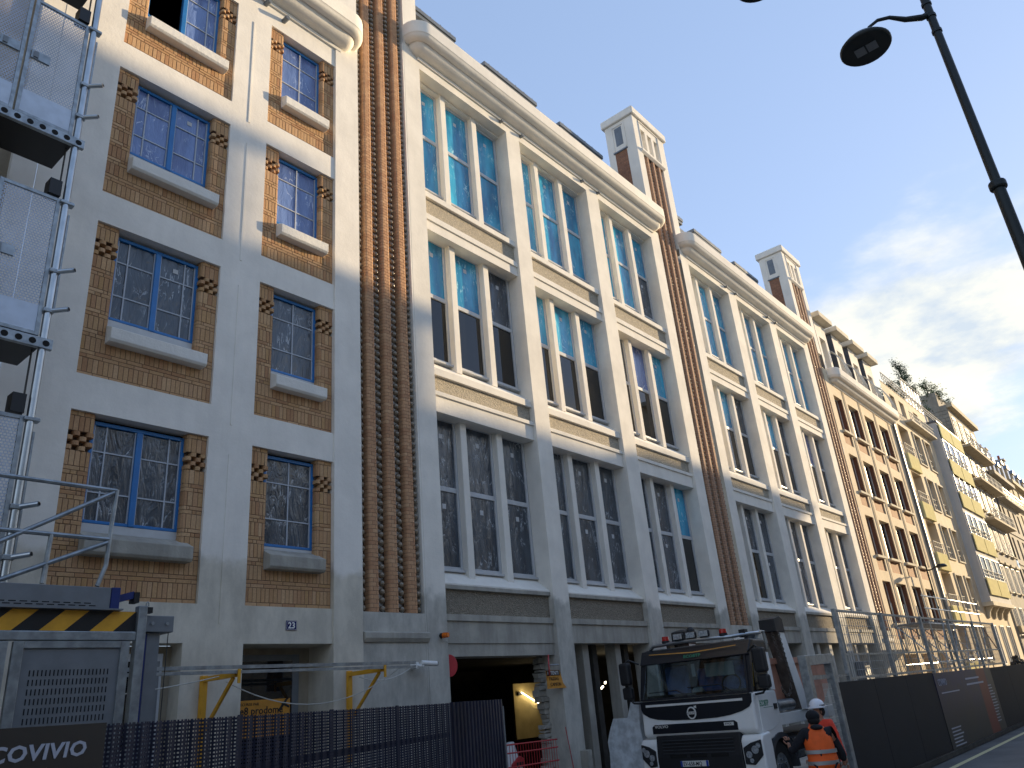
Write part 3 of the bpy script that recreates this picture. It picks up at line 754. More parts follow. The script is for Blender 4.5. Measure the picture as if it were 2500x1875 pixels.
# -- G..I: stone fronts with mansards and chimneys
def haussmann(x0, x1, zt, wallm, label, nf, cw, chim):
    Hh = thing('building', ((x0+x1)/2, 0, 0), label, 'building')
    n = int((x1-x0)/cw); fh = (zt-4.5)/nf; hs = []
    for i in range(n):
        xc = x0+(i+.5)*(x1-x0)/n
        for k in range(nf): hs.append((xc-.55, xc+.55, 4.6+k*fh+.3, 4.6+k*fh+2.4, .3))
        hs.append((xc-.7, xc+.7, .3, 3.4, .3))
    wall(MB(), x0, x1, 0, zt, hs, 0., back=True).build('wall', wallm, Hh)
    for h in hs: far_window(Hh, h[0]+.01, h[1]-.01, h[2]+.01, h[3]-.01, .22)
    bx('cornice', wallm, Hh, x0+.05, x1-.05, -.5, .0-.001, zt-.45, zt-.05)
    for k in (1, nf-1):
        z_ = 4.6+k*fh; bx('balcony', wallm, Hh, x0+.1, x1-.1, -.7, -.001, z_-.1, z_+.12); railing(Hh, x0+.15, x1-.15, -.66, z_+.12, z_+1., mat='lamp_dark' if k > 1 else 'white_metal', n=int((x1-x0)/.6))
    for k in range(nf): bx('string_course', wallm, Hh, x0+.05, x1-.05, -.09, -.002, 4.6+k*fh-.25, 4.6+k*fh-.12)
    MB().prism([(.1, zt), (1.6, zt+2.9), (4.5, zt+3.6), (10, zt+3.6), (10, zt)], (x0+.02, x1-.02), 'X').build('roof', 'slate', Hh)
    for i in range(n):
        xc = x0+(i+.5)*(x1-x0)/n
        d = bx('dormer', wallm, Hh, xc-.6, xc+.6, .25, 1.7, zt+.1, zt+2.0)
        MB().prism([(xc-.75, zt+2.001), (xc+.75, zt+2.001), (xc, zt+2.5)], (.1, 1.9), 'Y').build('roof', 'zinc', d)
        MB().box(xc-.42, xc+.42, .235, .245, zt+.3, zt+1.85).build('pane', 'glass_far', d)
    for cx in chim:
        ch = bx('chimney', 'grey_stone', Hh, cx-.45, cx+.45, .8, 4.2, zt+1, zt+4.0); bx('cap', 'cream_stone', ch, cx-.6, cx+.6, .65, 4.35, zt+4.001, zt+4.2)
        for k in range(4): MB().cyl((cx, 1.2+k*.75, zt+4.2), (cx, 1.2+k*.75, zt+4.75), .13, 8).build('chimney_pot', 'terracotta', ch)
    return Hh
haussmann(85.95, 97, 19.4, 'grey_stone', 'stone apartment building with two chimney stacks beyond the rubble gable', 5, 2.7, [87.2, 95.6])
haussmann(97.05, 118, 20.2, 'cream_stone', 'cream stone apartment building with a long row of small mansard dormers', 5, 3.0, [107])
haussmann(118.05, 146, 19.2, 'pale_stone', 'pale stone apartment building beyond the long dormer row', 5, 3.2, [124, 138])
haussmann(146.05, 190, 20., 'cream_stone', 'cream apartment building closing the far end of the street', 5, 3.6, [160, 176])
# ------------------------------------------------------------------ opposite side (unseen; roofline stepped to throw the shade, seen in the panes)
def opposite(x0, x1, h, wm, label, Y=-14.5):
    Ob = thing('building', ((x0+x1)/2, Y, 0), label, 'building')
    MB().box(x0, x1, Y-13, Y, 0, h).build('wall', wm, Ob)
    n = max(1, int((x1-x0)/2.8)); k_ = int((h-4)/3.3); fr = MB()
    for i in range(n):
        xc = x0+(i+.5)*(x1-x0)/n
        for k in range(k_):
            z_ = 4.2+k*3.3
            w = bx('window', 'frame_grey', Ob, xc-.62, xc+.62, Y+.001, Y+.04, z_-.05, z_+2.15); MB().box(xc-.54, xc+.54, Y+.042, Y+.05, z_+.03, z_+2.07).build('pane', 'glass_far', w)
        bx('shopfront', 'paint_black', Ob, xc-1.1, xc+1.1, Y+.001, Y+.06, .2, 3.2)
    for z_ in (3.7, h-.35): bx('cornice', wm, Ob, x0, x1, Y+.001, Y+.4, z_, z_+.3)
    return Ob
opposite(-34, 4, 15.5, 'pale_stone', 'pale stone building on the far side of a square added for skylight', -31)  # unseen row, set back behind an invented square to brighten the shaded fronts
opposite(4.05, 27, 17.5, 'pale_stone', 'taller pale stone building on the far side of a square added for skylight', -31)
opposite(27.05, 47.9, 16.5, 'pale_stone', 'pale stone building in the corner of a square added for skylight', -31)
opposite(48.05, 54.3, 22.2, 'pale_stone', 'tallest pale stone building across the street')
opposite(54.35, 58.9, 19.9, 'pale_stone', 'narrow pale stone building across the street')
opposite(58.95, 67.4, 17.7, 'pale_stone', 'lower pale stone building across the street')
opposite(67.45, 80.3, 18.3, 'pale_stone', 'corner stone building at the open end across the street')

# ------------------------------------------------------------------ ground floor inside the glazed wing
simple('lit_plaster', S(196, 176, 122), .9, var=.15, scale=2)
I1 = MB(); I1.box(10.6, 24, 9.0, 9.2, 0, 4.2); I1.box(10.6, 24, .63, 9.0, 3.45, 3.6); I1.box(10.4, 10.6, .5, 9.2, 0, 4.2); I1.box(24, 24.2, .5, 9.2, 0, 4.2); I1.box(10.6, 24, .62, 9, .0, .1)
I1.build('interior_shell', 'interior_dark', B1)
I2 = MB(); I2.box(25.05, 38.5, 5.0, 5.2, 0, 4.2); I2.box(25.05, 38.5, .63, 5.0, 3.45, 3.6); I2.build('interior_shell', 'interior_dark', B2)
# lit stair room seen through the garage opening
lr = MB(); lr.box(19.85, 21.3, 5.95, 6.0, 1.25, 2.85); lr.build('lit_wall', 'lit_plaster', B1)
bx('interior_wall', 'interior_dark', B1, 21.3, 21.6, 4.6, 6.0, .1, 3.4)
t = NT('tube_glow'); t.b.inputs['Emission Color'].default_value = (1, .86, .6, 1); t.b.inputs['Emission Strength'].default_value = 3.; t.col(S(240, 230, 210))
L1 = thing('strip_light', (20.2, 5.8, 2.5), 'bare lit strip light slanting across the yellowish wall inside the garage opening', 'lamp')
MB().cyl((20.12, 5.85, 2.58), (20.98, 5.85, 2.2), .016, 8).build('tube', 'tube_glow', L1); bx('holder', 'paint_black', L1, 20.0, 20.14, 5.86, 5.94, 2.5, 2.6)
def point(par, loc, e, c):
    ld = bpy.data.lights.new('lamp_light', 'POINT'); ld.energy = e; ld.color = c; ld.shadow_soft_size = .08
    o = bpy.data.objects.new('lamp_light', ld); C.objects.link(o); o.parent = par; o.location = Vector(loc)-ORI[par.name]
point(L1, (20.2, 5.6, 2.52), .8, (1, .8, .45))
L2 = thing('strip_light', (20.6, 3, 2.6), 'lit strip lamps hanging in the open bay next to the truck', 'lamp')
for a, b in (((20.05, 3.0, 2.30), (20.5, 3.0, 2.52)), ((20.62, 3.0, 2.6), (20.66, 3.0, 2.64)), ((20.9, 3.0, 2.76), (21.15, 3.0, 2.9)), ((21.15, 3.0, 2.9), (21.35, 3.0, 2.87))): MB().cyl(a, b, .026, 8).build('tube', 'tube_glow', L2)
point(L2, (20.8, 2.8, 2.6), 2.5, (1, .82, .5))
# concrete and steel posts standing in bay two and three
for L in (15.15, 19.32):
    for i, (xx, mm, ww) in enumerate(((.72, 'white_render_b', .24), (1.28, 'rust', .2), (2.12, 'white_render_b', .24), (2.7, 'rust', .2))):
        bx('post', 'bare_concrete' if mm == 'white_render_b' else 'interior_dark', B1, L+xx, L+xx+ww, .3+.12*(i % 2), .6+.1*(i % 2), .1, 3.43)
for L in (25.64, 29.95, 34.28):
    for xx in (.9, 2.2): bx('post', 'white_render_b', B2, L+xx, L+xx+.3, .2, .6, .1, 3.43)
bx('lintel_box', 'bare_concrete', B1, 11.09, 14.54, .12, .6, 3.18, 3.422)
# ragged broken wall edge by the garage opening
rg = MB(); random.seed(5); z_ = .12
while z_ < 3.15:
    hh_ = random.uniform(.04, .13); w_ = .14+.09*math.sin(z_*3.1)+.05*math.sin(z_*9)+random.uniform(-.03, .05)+(.1 if 1.0 < z_ < 1.7 else 0)
    b_ = len(rg.v); rg.box(14.548-w_, 14.548, .40+random.uniform(0, .06), .62, z_, z_+hh_-.004); rg.v[b_:] = [(p[0]+random.uniform(-.03, .03)*(p[0] < 14.54), p[1]+random.uniform(-.02, .02), p[2]+random.uniform(-.018, .018)) for p in rg.v[b_:]]; z_ += hh_
rg.build('broken_wall_edge', 'bare_concrete', B1, bevel=.01)
# ------------------------------------------------------------------ materials for site things
def perforated(name, c, rough, metal, px_, pz_, hole, shift=.5):
    t = NT(name); t.set(rough, metal); n_ = t.ramp(t.noise(4, 5), .3, .7); t.col(t.mix(n_, mul(c, .85), mul(c, 1.1)))
    x = t.xyz(); u = t.math('DIVIDE', x[0], px_); v = t.math('DIVIDE', x[2], pz_)
    row = t.math('FLOOR', v); u = t.math('ADD', u, t.math('MULTIPLY', t.math('MODULO', row, 2), shift))
    fu = t.math('ABSOLUTE', t.math('SUBTRACT', t.math('FRACT', u), .5)); fv = t.math('ABSOLUTE', t.math('SUBTRACT', t.math('FRACT', v), .5))
    d = t.math('MAXIMUM', fu, fv); h = t.math('LESS_THAN', d, hole)
    tr = t.n('ShaderNodeBsdfTransparent'); mx = t.n('ShaderNodeMixShader'); t.l(h, mx.inputs[0]); t.l(t.b.outputs[0], mx.inputs[1]); t.l(tr.outputs[0], mx.inputs[2]); t.l(mx.outputs[0], t.out.inputs[0])
perforated('perf_gate', S(176, 184, 198), .45, .3, .040, .036, .34)
perforated('perf_navy', S(26, 30, 52), .5, .2, .030, .030, .2, 0.)
simple('navy_sheet', S(24, 28, 52), .38, .3, var=.25, scale=1.5)
simple('sign_black', S(14, 15, 20), .4, var=.1)
simple('letter_grey', S(168, 172, 184), .6, var=.05)
simple('letter_white', S(226, 226, 224), .5, var=.03)
simple('letter_black', S(22, 20, 18), .6)
simple('sign_yellow', S(224, 178, 30), .5, var=.05)
simple('sign_orange', S(196, 134, 44), .6, var=.1)
simple('sign_red', S(186, 52, 62), .35, var=.12, scale=4)
simple('enamel_blue', S(24, 30, 92), .25, var=.05)
simple('amber', S(214, 104, 24), .2)
simple('hoard_dark', S(13, 21, 31), .6, var=.15, scale=1.2, spec=.25)
simple('plastic_wrap', S(196, 204, 210), .15, var=.25, scale=5, bump=1., bscale=5)
simple('concrete_rubble', S(150, 146, 136), .95, var=.3, scale=9, bump=.6)
# ------------------------------------------------------------------ hoist with landings
Hs = thing('construction_hoist', (3, -2, 0), 'galvanised construction hoist with perforated landing gates and hazard striped base enclosure', 'hoist')
YG = -1.1
for k, zb in enumerate((13.24, 10.11, 6.97, 3.84)):
    pf = MB(); pf.box(-4, 3.16, YG-.06, YG-.0, zb-.17, zb-.03)
    P_ = pf.build('landing_platform', 'galvanised', Hs, bevel=.006)
    hl = MB()
    for i in range(14):
        xx = 3.08-i*.155; hl.cyl((xx, YG-.062, zb-.10), (xx, YG-.058, zb-.10), .042, 14)
    hl.build('channel_hole', 'unlit_black', P_, kind='stuff')
    MB().box(-4, 3.02, YG+.002, -.42, zb-.16, zb-.05).build('deck', 'paint_black', P_)
    for gi, (a, b) in enumerate(((2.265, 2.995), (1.51, 2.24), (.755, 1.485))):
        g = MB(); f = .05
        g.box(a, a+f, YG-.02, YG+.02, zb, zb+2.06); g.box(b-f, b, YG-.02, YG+.02, zb, zb+2.06); g.box(a+f, b-f, YG-.02, YG+.02, zb+2.01, zb+2.06); g.box(a+f, b-f, YG-.02, YG+.02, zb, zb+.05)
        G = g.build('landing_gate', 'galvanised', Hs, bevel=.004)
        MB().box(a+f, b-f, YG-.008, YG-.004, zb+.05, zb+.42).build('kick_plate', 'sheet_pale', G)
        MB().add([(a+f, YG-.006, zb+.42), (b-f, YG-.006, zb+.42), (b-f, YG-.006, zb+2.01), (a+f, YG-.006, zb+2.01)], [(0, 1, 2, 3)]).build('perforated_sheet', 'perf_gate', G)
        lx = a+.06 if gi == 0 else b-.3
        bx('latch_plate', 'galvanised', G, lx, lx+.24, YG-.035, YG-.012, zb+.98, zb+1.12)
        if gi < 2: bx('hinge_block', 'paint_grey', G, lx+.03, lx+.09, YG-.05, YG-.0355, zb+1.0, zb+1.1)
    bx('gate_motor_box', 'paint_black', Hs, 2.82, 2.97, YG-.05, YG+.14, zb+2.08, zb+2.32)
    for dz in (.95, .37):
        MB().cyl((3.06, YG, zb+dz), (3.24, YG-.16, zb+dz+.03), .032, 12).build('stub_tube', 'steel_tube', Hs)
        MB().cyl((3.247, YG-.166, zb+dz+.031), (3.2475, YG-.1665, zb+dz+.0311), .025, 12).build('tube_mouth', 'unlit_black', Hs)
        bx('coupler', 'galvanised', Hs, 2.99, 3.12, YG-.055, YG+.055, zb+dz-.03, zb+dz+.03, bevel=.01)
    bx('coupler', 'galvanised', Hs, 2.98, 3.16, YG-.055, YG+.05, zb+2.0, zb+2.05, bevel=.01)
    bx('rack_strip', 'galvanised', Hs, 3.125, 3.15, YG+.04, YG+.07, zb+.4, zb+1.9)
MB().cyl((3.06, YG, .1), (3.06, YG, 22), .046, 16).build('mast_tube', 'steel_tube', Hs, smooth=True)
MB().cyl((2.99, YG+.12, .1), (2.99, YG+.12, 22), .012, 8).build('hoist_rope', 'cable', Hs)
YB0 = -3.2
hz_ = MB(); hz_.box(.6, 3.6, YB0, YB0+.03, 3.17, 3.355); hz_.build('hazard_board', 'paint_black', Hs)
for i in range(6):
    x_ = 3.6-.42-i*.432; sl = .2
    MB().prism([(x_, 3.1715), (x_+.21, 3.1715), (x_+.21+sl, 3.3535), (x_+sl, 3.3535)], (YB0-.004, YB0-.001), 'Y').build('hazard_stripe', 'sign_orange' if False else 'paint_yellow', Hs)
bx('lift_beam', 'paint_grey', Hs, .4, 3.33, YB0-.02, YB0+.3, 3.372, 3.57, bevel=.005); bx('beam_flange', 'paint_grey', Hs, .4, 3.44, YB0-.07, YB0+.2, 3.357, 3.371)
sl = MB()
for i in range(26):
    for j in range(2): sl.box(3.2-i*.09-j*.045-.06, 3.2-i*.09-j*.045, YB0-.0215, YB0-.0205, 3.392+j*.022, 3.401+j*.022)
sl.build('slot_row', 'unlit_black', Hs, kind='stuff')
bx('beam_end', 'paint_navy', Hs, 3.332, 3.415, YB0-.03, YB0+.3, 3.373, 3.572, bevel=.005)
MB().prism([(3.417, 3.44), (3.58, 3.49), (3.58, 3.56), (3.417, 3.51)], (YB0+.05, YB0+.14), 'Y').build('spring_arm', 'paint_navy', Hs); bx('rubber_buffer', 'paint_black', Hs, 3.582, 3.635, YB0+.04, YB0+.15, 3.45, 3.55)
bx('corner_post', 'galvanised', Hs, 3.604, 3.69, YB0-.04, YB0+.05, .1, 3.41, bevel=.006); bx('post_socket', 'paint_black', Hs, 3.692, 3.745, YB0-.03, YB0+.04, 3.345, 3.40)
bx('gate_rail', 'galvanised', Hs, .6, 3.602, YB0-.03, YB0+.03, 3.085, 3.168, bevel=.008)
MB().tube([(3.69, YB0, 3.41), (3.69, YB0, 3.44), (3.70, YB0, 3.455), (3.715, YB0, 3.44), (3.715, YB0, 3.41)], .007, 6).build('lifting_eye', 'steel_tube', Hs)
for gi, (a, b) in enumerate(((2.56, 3.56), (1.52, 2.52))):
    g = MB(); f = .085
    g.box(a, a+f, YB0-.02, YB0+.03, .9, 3.08); g.box(b-f, b, YB0-.02, YB0+.03, .9, 3.08); g.box(a+f, b-f, YB0-.02, YB0+.03, 3.02, 3.08)
    G = g.build('base_gate', 'galvanised', Hs, bevel=.006); MB().box(a+f, b-f, YB0+.0, YB0+.006, .9, 3.019).build('sheet', 'paint_grey', G)
    s_ = MB()
    for i in range(21):
        for j in range(16): s_.box(a+f+.075+i*.033, a+f+.084+i*.033, YB0-.003, YB0-.0005, 2.79-j*.0775, 2.84-j*.0775)
    s_.build('slot', 'unlit_black', G, kind='stuff')
bx('side_column', 'paint_grey', Hs, 3.75, 3.875, YB0+.05, YB0+.2, .1, 3.165); bx('side_strip', 'paint_navy', Hs, 3.692, 3.748, YB0+.05, YB0+.12, .1, 3.16)
hb = bx('head_box', 'paint_grey', Hs, 3.692, 3.985, YB0+.0, YB0+.25, 3.17, 3.325, bevel=.006)
for xx in (3.765, 3.915): MB().cyl((xx, YB0-.012, 3.25), (xx, YB0+.01, 3.25), .017, 10).build('bolt', 'galvanised', hb)
MB().tube([(3.95, YB0+.03, 3.17), (3.945, YB0+.03, 2.8), (3.93, YB0+.03, 1.5)], .005, 5).build('hanging_cable', 'cable', Hs)
rl = MB(); 
def sq(m_, a, b, w=.02):
    return m_.cyl(a, b, w*1.2, 4)
rails = [((.2, YB0, 4.52), (3.285, YB0, 4.52)), ((.2, YB0, 4.03), (3.265, YB0, 4.03)), ((3.285, YB0, 4.53), (3.265, YB0, 4.03)), ((2.0, YB0, 3.72), (3.26, YB0, 4.50)), ((1.2, YB0, 3.58), (2.3, YB0, 4.03)), ((2.35, YB0, 3.58), (3.25, YB0, 4.0)), ((2.72, YB0, 3.58), (2.74, YB0, 4.03)), ((2.25, YB0, 3.9), (2.18, YB0, 3.58))]
for a, b in rails: MB().cyl(a, b, .022, 8).build('guard_rail', 'galvanised', Hs)
MB().tube([(3.265, YB0, 4.03), (3.26, YB0, 3.78), (3.2, YB0, 3.58)], .022, 8).build('guard_rail', 'galvanised', Hs)

# ------------------------------------------------------------------ left fence line
FD = Vector((9.84, 4.55, 0)).normalized(); FN = Vector((FD.y, -FD.x, 0)); F0 = Vector((1.91, -5.2, 0))
def fp(s, z, o=0.): return F0+FD*s+FN*o+Vector((0, 0, z))
def sx_of(x): return (x-1.91)/FD.x
def corrug(s0, s1, z0, z1, pitch, depth):
    m_ = MB(); n = max(2, int((s1-s0)/pitch)); pts = []
    for i in range(n):
        a = s0+(s1-s0)*i/n; w = (s1-s0)/n
        pts += [(a, 0), (a+w*.42, 0), (a+w*.5, depth), (a+w*.92, depth)]
    pts.append((s1, 0))
    vs = [fp(s, z0, o) for s, o in pts]+[fp(s, z1, o) for s, o in pts]; k = len(pts)
    return m_.add(vs, [(i, i+1, i+1+k, i+k) for i in range(k-1)])
Fe = thing('perforated_fence', fp(4, 0), 'dark navy corrugated perforated site fence in front of the number 23 building', 'fence')
jo = [sx_of(x) for x in (2.67, 4.2, 5.77, 7.4, 9.2)]
for i in range(4):
    pn = corrug(jo[i]+.01, jo[i+1]-.01, .12, 2.33, .15, .025).build('panel', 'perf_navy', Fe)
    fr = MB(); fr.add([fp(s, z, o) for s in (jo[i]+.0, jo[i]+.05) for z in (.1, 2.34) for o in (-.03, -.005)], [(0, 1, 3, 2), (4, 5, 7, 6), (0, 2, 6, 4), (1, 3, 7, 5), (2, 3, 7, 6), (0, 1, 5, 4)]); fr.build('post', 'navy_sheet', Fe)
    for z_ in (1.25, 1.85): MB().add([fp(s, z, o) for s in (jo[i]+.06, jo[i+1]-.01) for z in (z_, z_+.07) for o in (-.06, -.03)], [(0, 1, 3, 2), (4, 5, 7, 6), (0, 2, 6, 4), (1, 3, 7, 5), (2, 3, 7, 6), (0, 1, 5, 4)]).build('rail', 'navy_sheet', Fe)
corrug(jo[4]+.01, sx_of(11.72), .12, 2.34, .17, .03).build('solid_panel', 'navy_sheet', Fe)
MB().cyl(fp(sx_of(11.78), .1), fp(sx_of(11.78), 2.22), .03, 10).build('end_post', 'galvanised', Fe)
Sg = thing('site_sign', fp(.4, 1.2), 'black board with pale stencil lettering fixed at the end of the navy fence', 'sign')
m_ = MB(); m_.add([fp(s, z, o) for s in (-3.2, jo[0]-.015) for z in (.9, 2.338) for o in (.03, .055)], [(0, 1, 3, 2), (4, 5, 7, 6), (0, 2, 6, 4), (1, 3, 7, 5), (2, 3, 7, 6), (0, 1, 5, 4)]); m_.build('board', 'sign_black', Sg)
text('lettering', 'COVIVIO', .128, frameM(fp(sx_of(2.50), 2.143, .057), FD, (0, 0, 1)), 'letter_grey', Sg, align='RIGHT', shear=.12, space=1.06, sx=1.42, offset=.0035)
st = MB()   # stencil gaps in the letters
for s_, w in ((.012, .005), (.635, .005)):
    pass
# ------------------------------------------------------------------ bracket rail along the wall
Ra = thing('bracket_rail', (7, -.5, 2.9), 'grey rail carried by yellow wall brackets above the navy fence', 'rail')
bx('channel', 'galvanised', Ra, 4.4, 9.35, -.95, -.91, 2.985, 3.03); bx('channel', 'galvanised', Ra, 4.4, 9.35, -.95, -.91, 2.925, 2.965)
for xx in (6.1, 8.67):
    bk = bx('bracket', 'paint_yellow', Ra, xx-.04, xx+.04, -.09, -.01, 1.6, 2.97)
    MB().box(xx-.03, xx+.03, -.9, -.09, 2.885, 2.95).build('arm', 'paint_yellow', bk); MB().cyl((xx, -.09, 2.2), (xx, -.82, 2.88), .028, 4).build('brace', 'paint_yellow', bk)
    bx('hook', 'paint_yellow', bk, xx-.02, xx+.02, -.97, -.952, 2.8, 2.98)
def cat(a, b, sag, n=14): return [Vector(a).lerp(Vector(b), i/n)-Vector((0, 0, sag*4*(i/n)*(1-i/n))) for i in range(n+1)]
def sagcable(name, a, b, sag, label, mat='cable_light', r=.008):
    o = MB().tube(cat(a, b, sag), r, 5).build(name, mat, None, loc=Vector(a), label=label, cat='cable', group='cables along the wall'); return o
sagcable('cable', (6.15, -.55, 2.85), (9.1, -.85, 2.95), .42, 'thin cable sagging between the two yellow brackets')
sagcable('cable', (4.3, -.6, 2.72), (6.1, -.5, 2.93), .03, 'thin cable rising to the yellow bracket by the grey column')
sagcable('cable', (8.6, -.4, 2.85), (10.05, -.08, 3.0), .12, 'cable running from the second yellow bracket to the white camera')
# cctv
Cc = thing('security_camera', (10.1, -.1, 3.0), 'white bullet security camera mounted at the end of the grey rail', 'camera')
MB().cyl((10.12, -.02, 3.02), (10.12, -.16, 3.02), .06, 14).build('mount', 'letter_white', Cc); MB().tube([(10.12, -.15, 3.02), (10.18, -.24, 3.0), (10.22, -.24, 3.04)], .022, 8).build('arm', 'letter_white', Cc)
MB().cyl((10.16, -.22, 3.055), (10.46, -.3, 3.03), .045, 14).build('body', 'letter_white', Cc, smooth=True); MB().cyl((10.461, -.3003, 3.03), (10.47, -.302, 3.029), .04, 14).build('lens', 'glass_dark', Cc)
# small fittings
Hp = thing('house_number_plate', (7.56, -.01, 3.69), 'dark blue enamel house number plate reading 23 above the doorway', 'plate')
bx('plate', 'enamel_blue', Hp, 7.461, 7.661, -.014, -.001, 3.614, 3.762, bevel=.003)
pb = MB()
for q in ((7.47, 7.652, 3.622, 3.626), (7.47, 7.652, 3.750, 3.754), (7.47, 7.474, 3.626, 3.75), (7.648, 7.652, 3.626, 3.75)): pb.box(q[0], q[1], -.0155, -.0142, q[2], q[3])
pb.build('border', 'letter_white', Hp); text('number', '23', .135, FAC(7.561, -.0155, 3.642), 'letter_white', Hp, align='CENTER', offset=.003)
Am = thing('beacon_lamp', (10.9, 0, 3.56), 'small amber beacon lamp on the pier beside the garage opening', 'lamp')
MB().cyl((10.9, -.002, 3.55), (10.9, -.06, 3.55), .05, 12).build('base', 'paint_black', Am); MB().cyl((10.9, -.06, 3.55), (10.93, -.17, 3.55), .052, 14, .044).build('dome', 'amber', Am, smooth=True)
MB().tube([(10.9, -.02, 3.5), (10.97, -.02, 3.45), (11.03, -.02, 3.46), (11.06, -.02, 3.42)], .005, 5).build('lead', 'cable_light', Am)
def disc(name, c, n, r, label):
    n = Vector(n).normalized(); D_ = thing(name, c, label, 'sign'); c = Vector(c)
    MB().cyl(c, c+n*.018, r, 32).build('disc', 'sign_red', D_, bevel=.005); MB().cyl(c+n*.0185, c+n*.022, r*.9, 32).build('face', 'sign_red', D_)
    MB().cyl(c-n*.0005, c-n*.2, .015, 8).build('bracket', 'galvanised', D_); return D_
disc('round_sign', (11.2, .13, 3.02), (-.1, -1, 0), .205, 'round red disc sign half hidden by the pier with the amber beacon')
disc('round_sign', (14.03, -.1, 2.95), (-.60, .80, .02), .22, 'round red disc sign seen edge-on above the attention notice')
As = thing('warning_notice', (14.3, .1, 2.5), 'torn orange notice reading ATTENTION PASSAGE CAMION beside the garage opening', 'sign')
MB().prism([(13.98, 2.48), (14.66, 2.48), (14.55, 2.58), (14.50, 2.74), (14.46, 2.85), (13.98, 2.85)], (-.03, -.022), 'Y').build('board', 'sign_orange', As)
bx('band', 'letter_black', As, 13.985, 14.452, -.034, -.0305, 2.74, 2.846)
text('lettering', 'ATTENTI', .105, FAC(14.0, -.036, 2.757), 'letter_white', As, sx=.95); text('lettering', 'PASSAG', .1, FAC(14.07, -.033, 2.645), 'letter_black', As, sx=.95); text('lettering', 'CAMION', .1, FAC(14.09, -.033, 2.53), 'letter_black', As, sx=.95)
Ps = thing('alarm_banner', (7.3, .3, 2.4), 'yellow security banner with black lettering hung in the doorway under number 23', 'sign')
bx('banner', 'sign_orange', Ps, 6.86, 7.78, .3, .31, 2.1, 2.62); text('lettering', 'SECURISE PAR', .055, FAC(6.88, .298, 2.545), 'letter_black', Ps); text('lettering', 'e8 prodome', .15, FAC(6.9, .298, 2.42), 'letter_black', Ps, offset=.002)
MB().prism([(7.55, 2.44), (7.7, 2.62), (7.75, 2.62), (7.6, 2.44)], (.294, .298), 'Y').build('emblem', 'letter_black', Ps); MB().prism([(7.62, 2.54), (7.76, 2.48), (7.77, 2.51), (7.63, 2.57)], (.290, .2935), 'Y').build('emblem', 'letter_black', Ps)
# red barrier and mini loader inside the garage opening
Br = thing('barrier', (13, .1, .1), 'red wire mesh barrier across the garage opening', 'barrier')
for z_ in (.2, .5, .8, 1.1, 1.35, 1.5): MB().cyl((12.3, -.1, z_+.02), (14.3, .1, z_-.02), .014, 8).build('rail', 'paint_red', Br)
for i in range(21): MB().cyl((12.35+i*.095, -.1+i*.01, .12), (12.35+i*.095, -.1+i*.01, 1.5), .006, 5).build('wire', 'paint_red', Br)
Ld = thing('mini_loader', (13.2, 1.2, .1), 'white and red mini loader arm behind the red barrier', 'loader')
MB().prism([(12.75, 1.02), (13.35, 1.36), (13.42, 1.5), (13.6, 1.52), (13.75, 1.1), (13.8, .3), (13.5, .3), (13.45, .95), (13.2, 1.15), (12.8, .85)], (.7, .85), 'Y').build('arm', 'letter_white', Ld, bevel=.02)
MB().prism([(13.44, .6), (13.84, .6), (13.84, 1.18), (13.7, 1.24), (13.44, 1.1)], (.655, .699), 'Y').build('cover', 'paint_red', Ld, bevel=.03); bx('label_plate', 'paint_black', Ld, 13.56, 13.78, .645, .654, .9, 1.12); text('lettering', 'S70', .12, FAC(13.57, .643, .96), 'letter_white', Ld)
bx('body', 'paint_black', Ld, 12.9, 14.0, 1.0, 2.2, .25, 1.1)
for xx in (13.1, 13.8): MB().cyl((xx, .9, .4), (xx, 1.15, .4), .28, 18).build('wheel', 'paint_black', Ld)
bx('wall_box', 'sheet_pale', B1, 12.75, 13.0, .75, .9, 1.75, 1.98)
# junction box, red stake, cables on the pier
Jb = bx('junction_box', 'bare_concrete', None, 14.93, 15.1, -.2, -.002, .75, 1.2, bevel=.01, label='concrete coloured junction box at the foot of the pier beside the truck', cat='box')
MB().tube([(14.5, .0, 1.7), (14.55, -.02, 1.3), (14.62, -.02, .9), (14.6, -.02, .4)], .008, 5).build('cable', 'paint_red', None, loc=(14.5, 0, 1.7), label='thin red cable hanging down the broken pier', cat='cable')
# wrapped bundle by the truck
def lumpy(m_, amp, sc, seed):
    random.seed(seed); m_.v = [(x+amp*math.sin(sc*y+seed)+random.uniform(-amp, amp)*.4, y+amp*math.sin(sc*z+x*2), z+amp*.5*math.sin(sc*x)) for x, y, z in m_.v]; return m_
def gridbox(x0, x1, y0, y1, z0, z1, n):
    bm = bmesh.new(); bmesh.ops.create_cube(bm, size=1); bmesh.ops.subdivide_edges(bm, edges=bm.edges, cuts=n, use_grid_fill=True)
    m_ = MB(); m_.add([(x0+(v.co.x+.5)*(x1-x0), y0+(v.co.y+.5)*(y1-y0), z0+(v.co.z+.5)*(z1-z0)) for v in bm.verts], [[v.index for v in f.verts] for f in bm.faces]); bm.free(); return m_
wb = gridbox(15.5, 16.5, -1.25, -.35, .13, 1.75, 6); wb.v = [(x, y*1.+(0 if z < 1.3 else -.28*(z-1.3)/.45*(y+1.25)/.9), z+(.3 if (z > 1.7 and y < -.9) else 0)) for x, y, z in wb.v]
lumpy(wb, .03, 5, 2).build('wrapped_pallet', 'plastic_wrap', None, loc=(16, -.8, .13), smooth=True, label='pallet load wrapped in pale plastic sheeting beside the truck cab', cat='pallet')
random.seed(11)
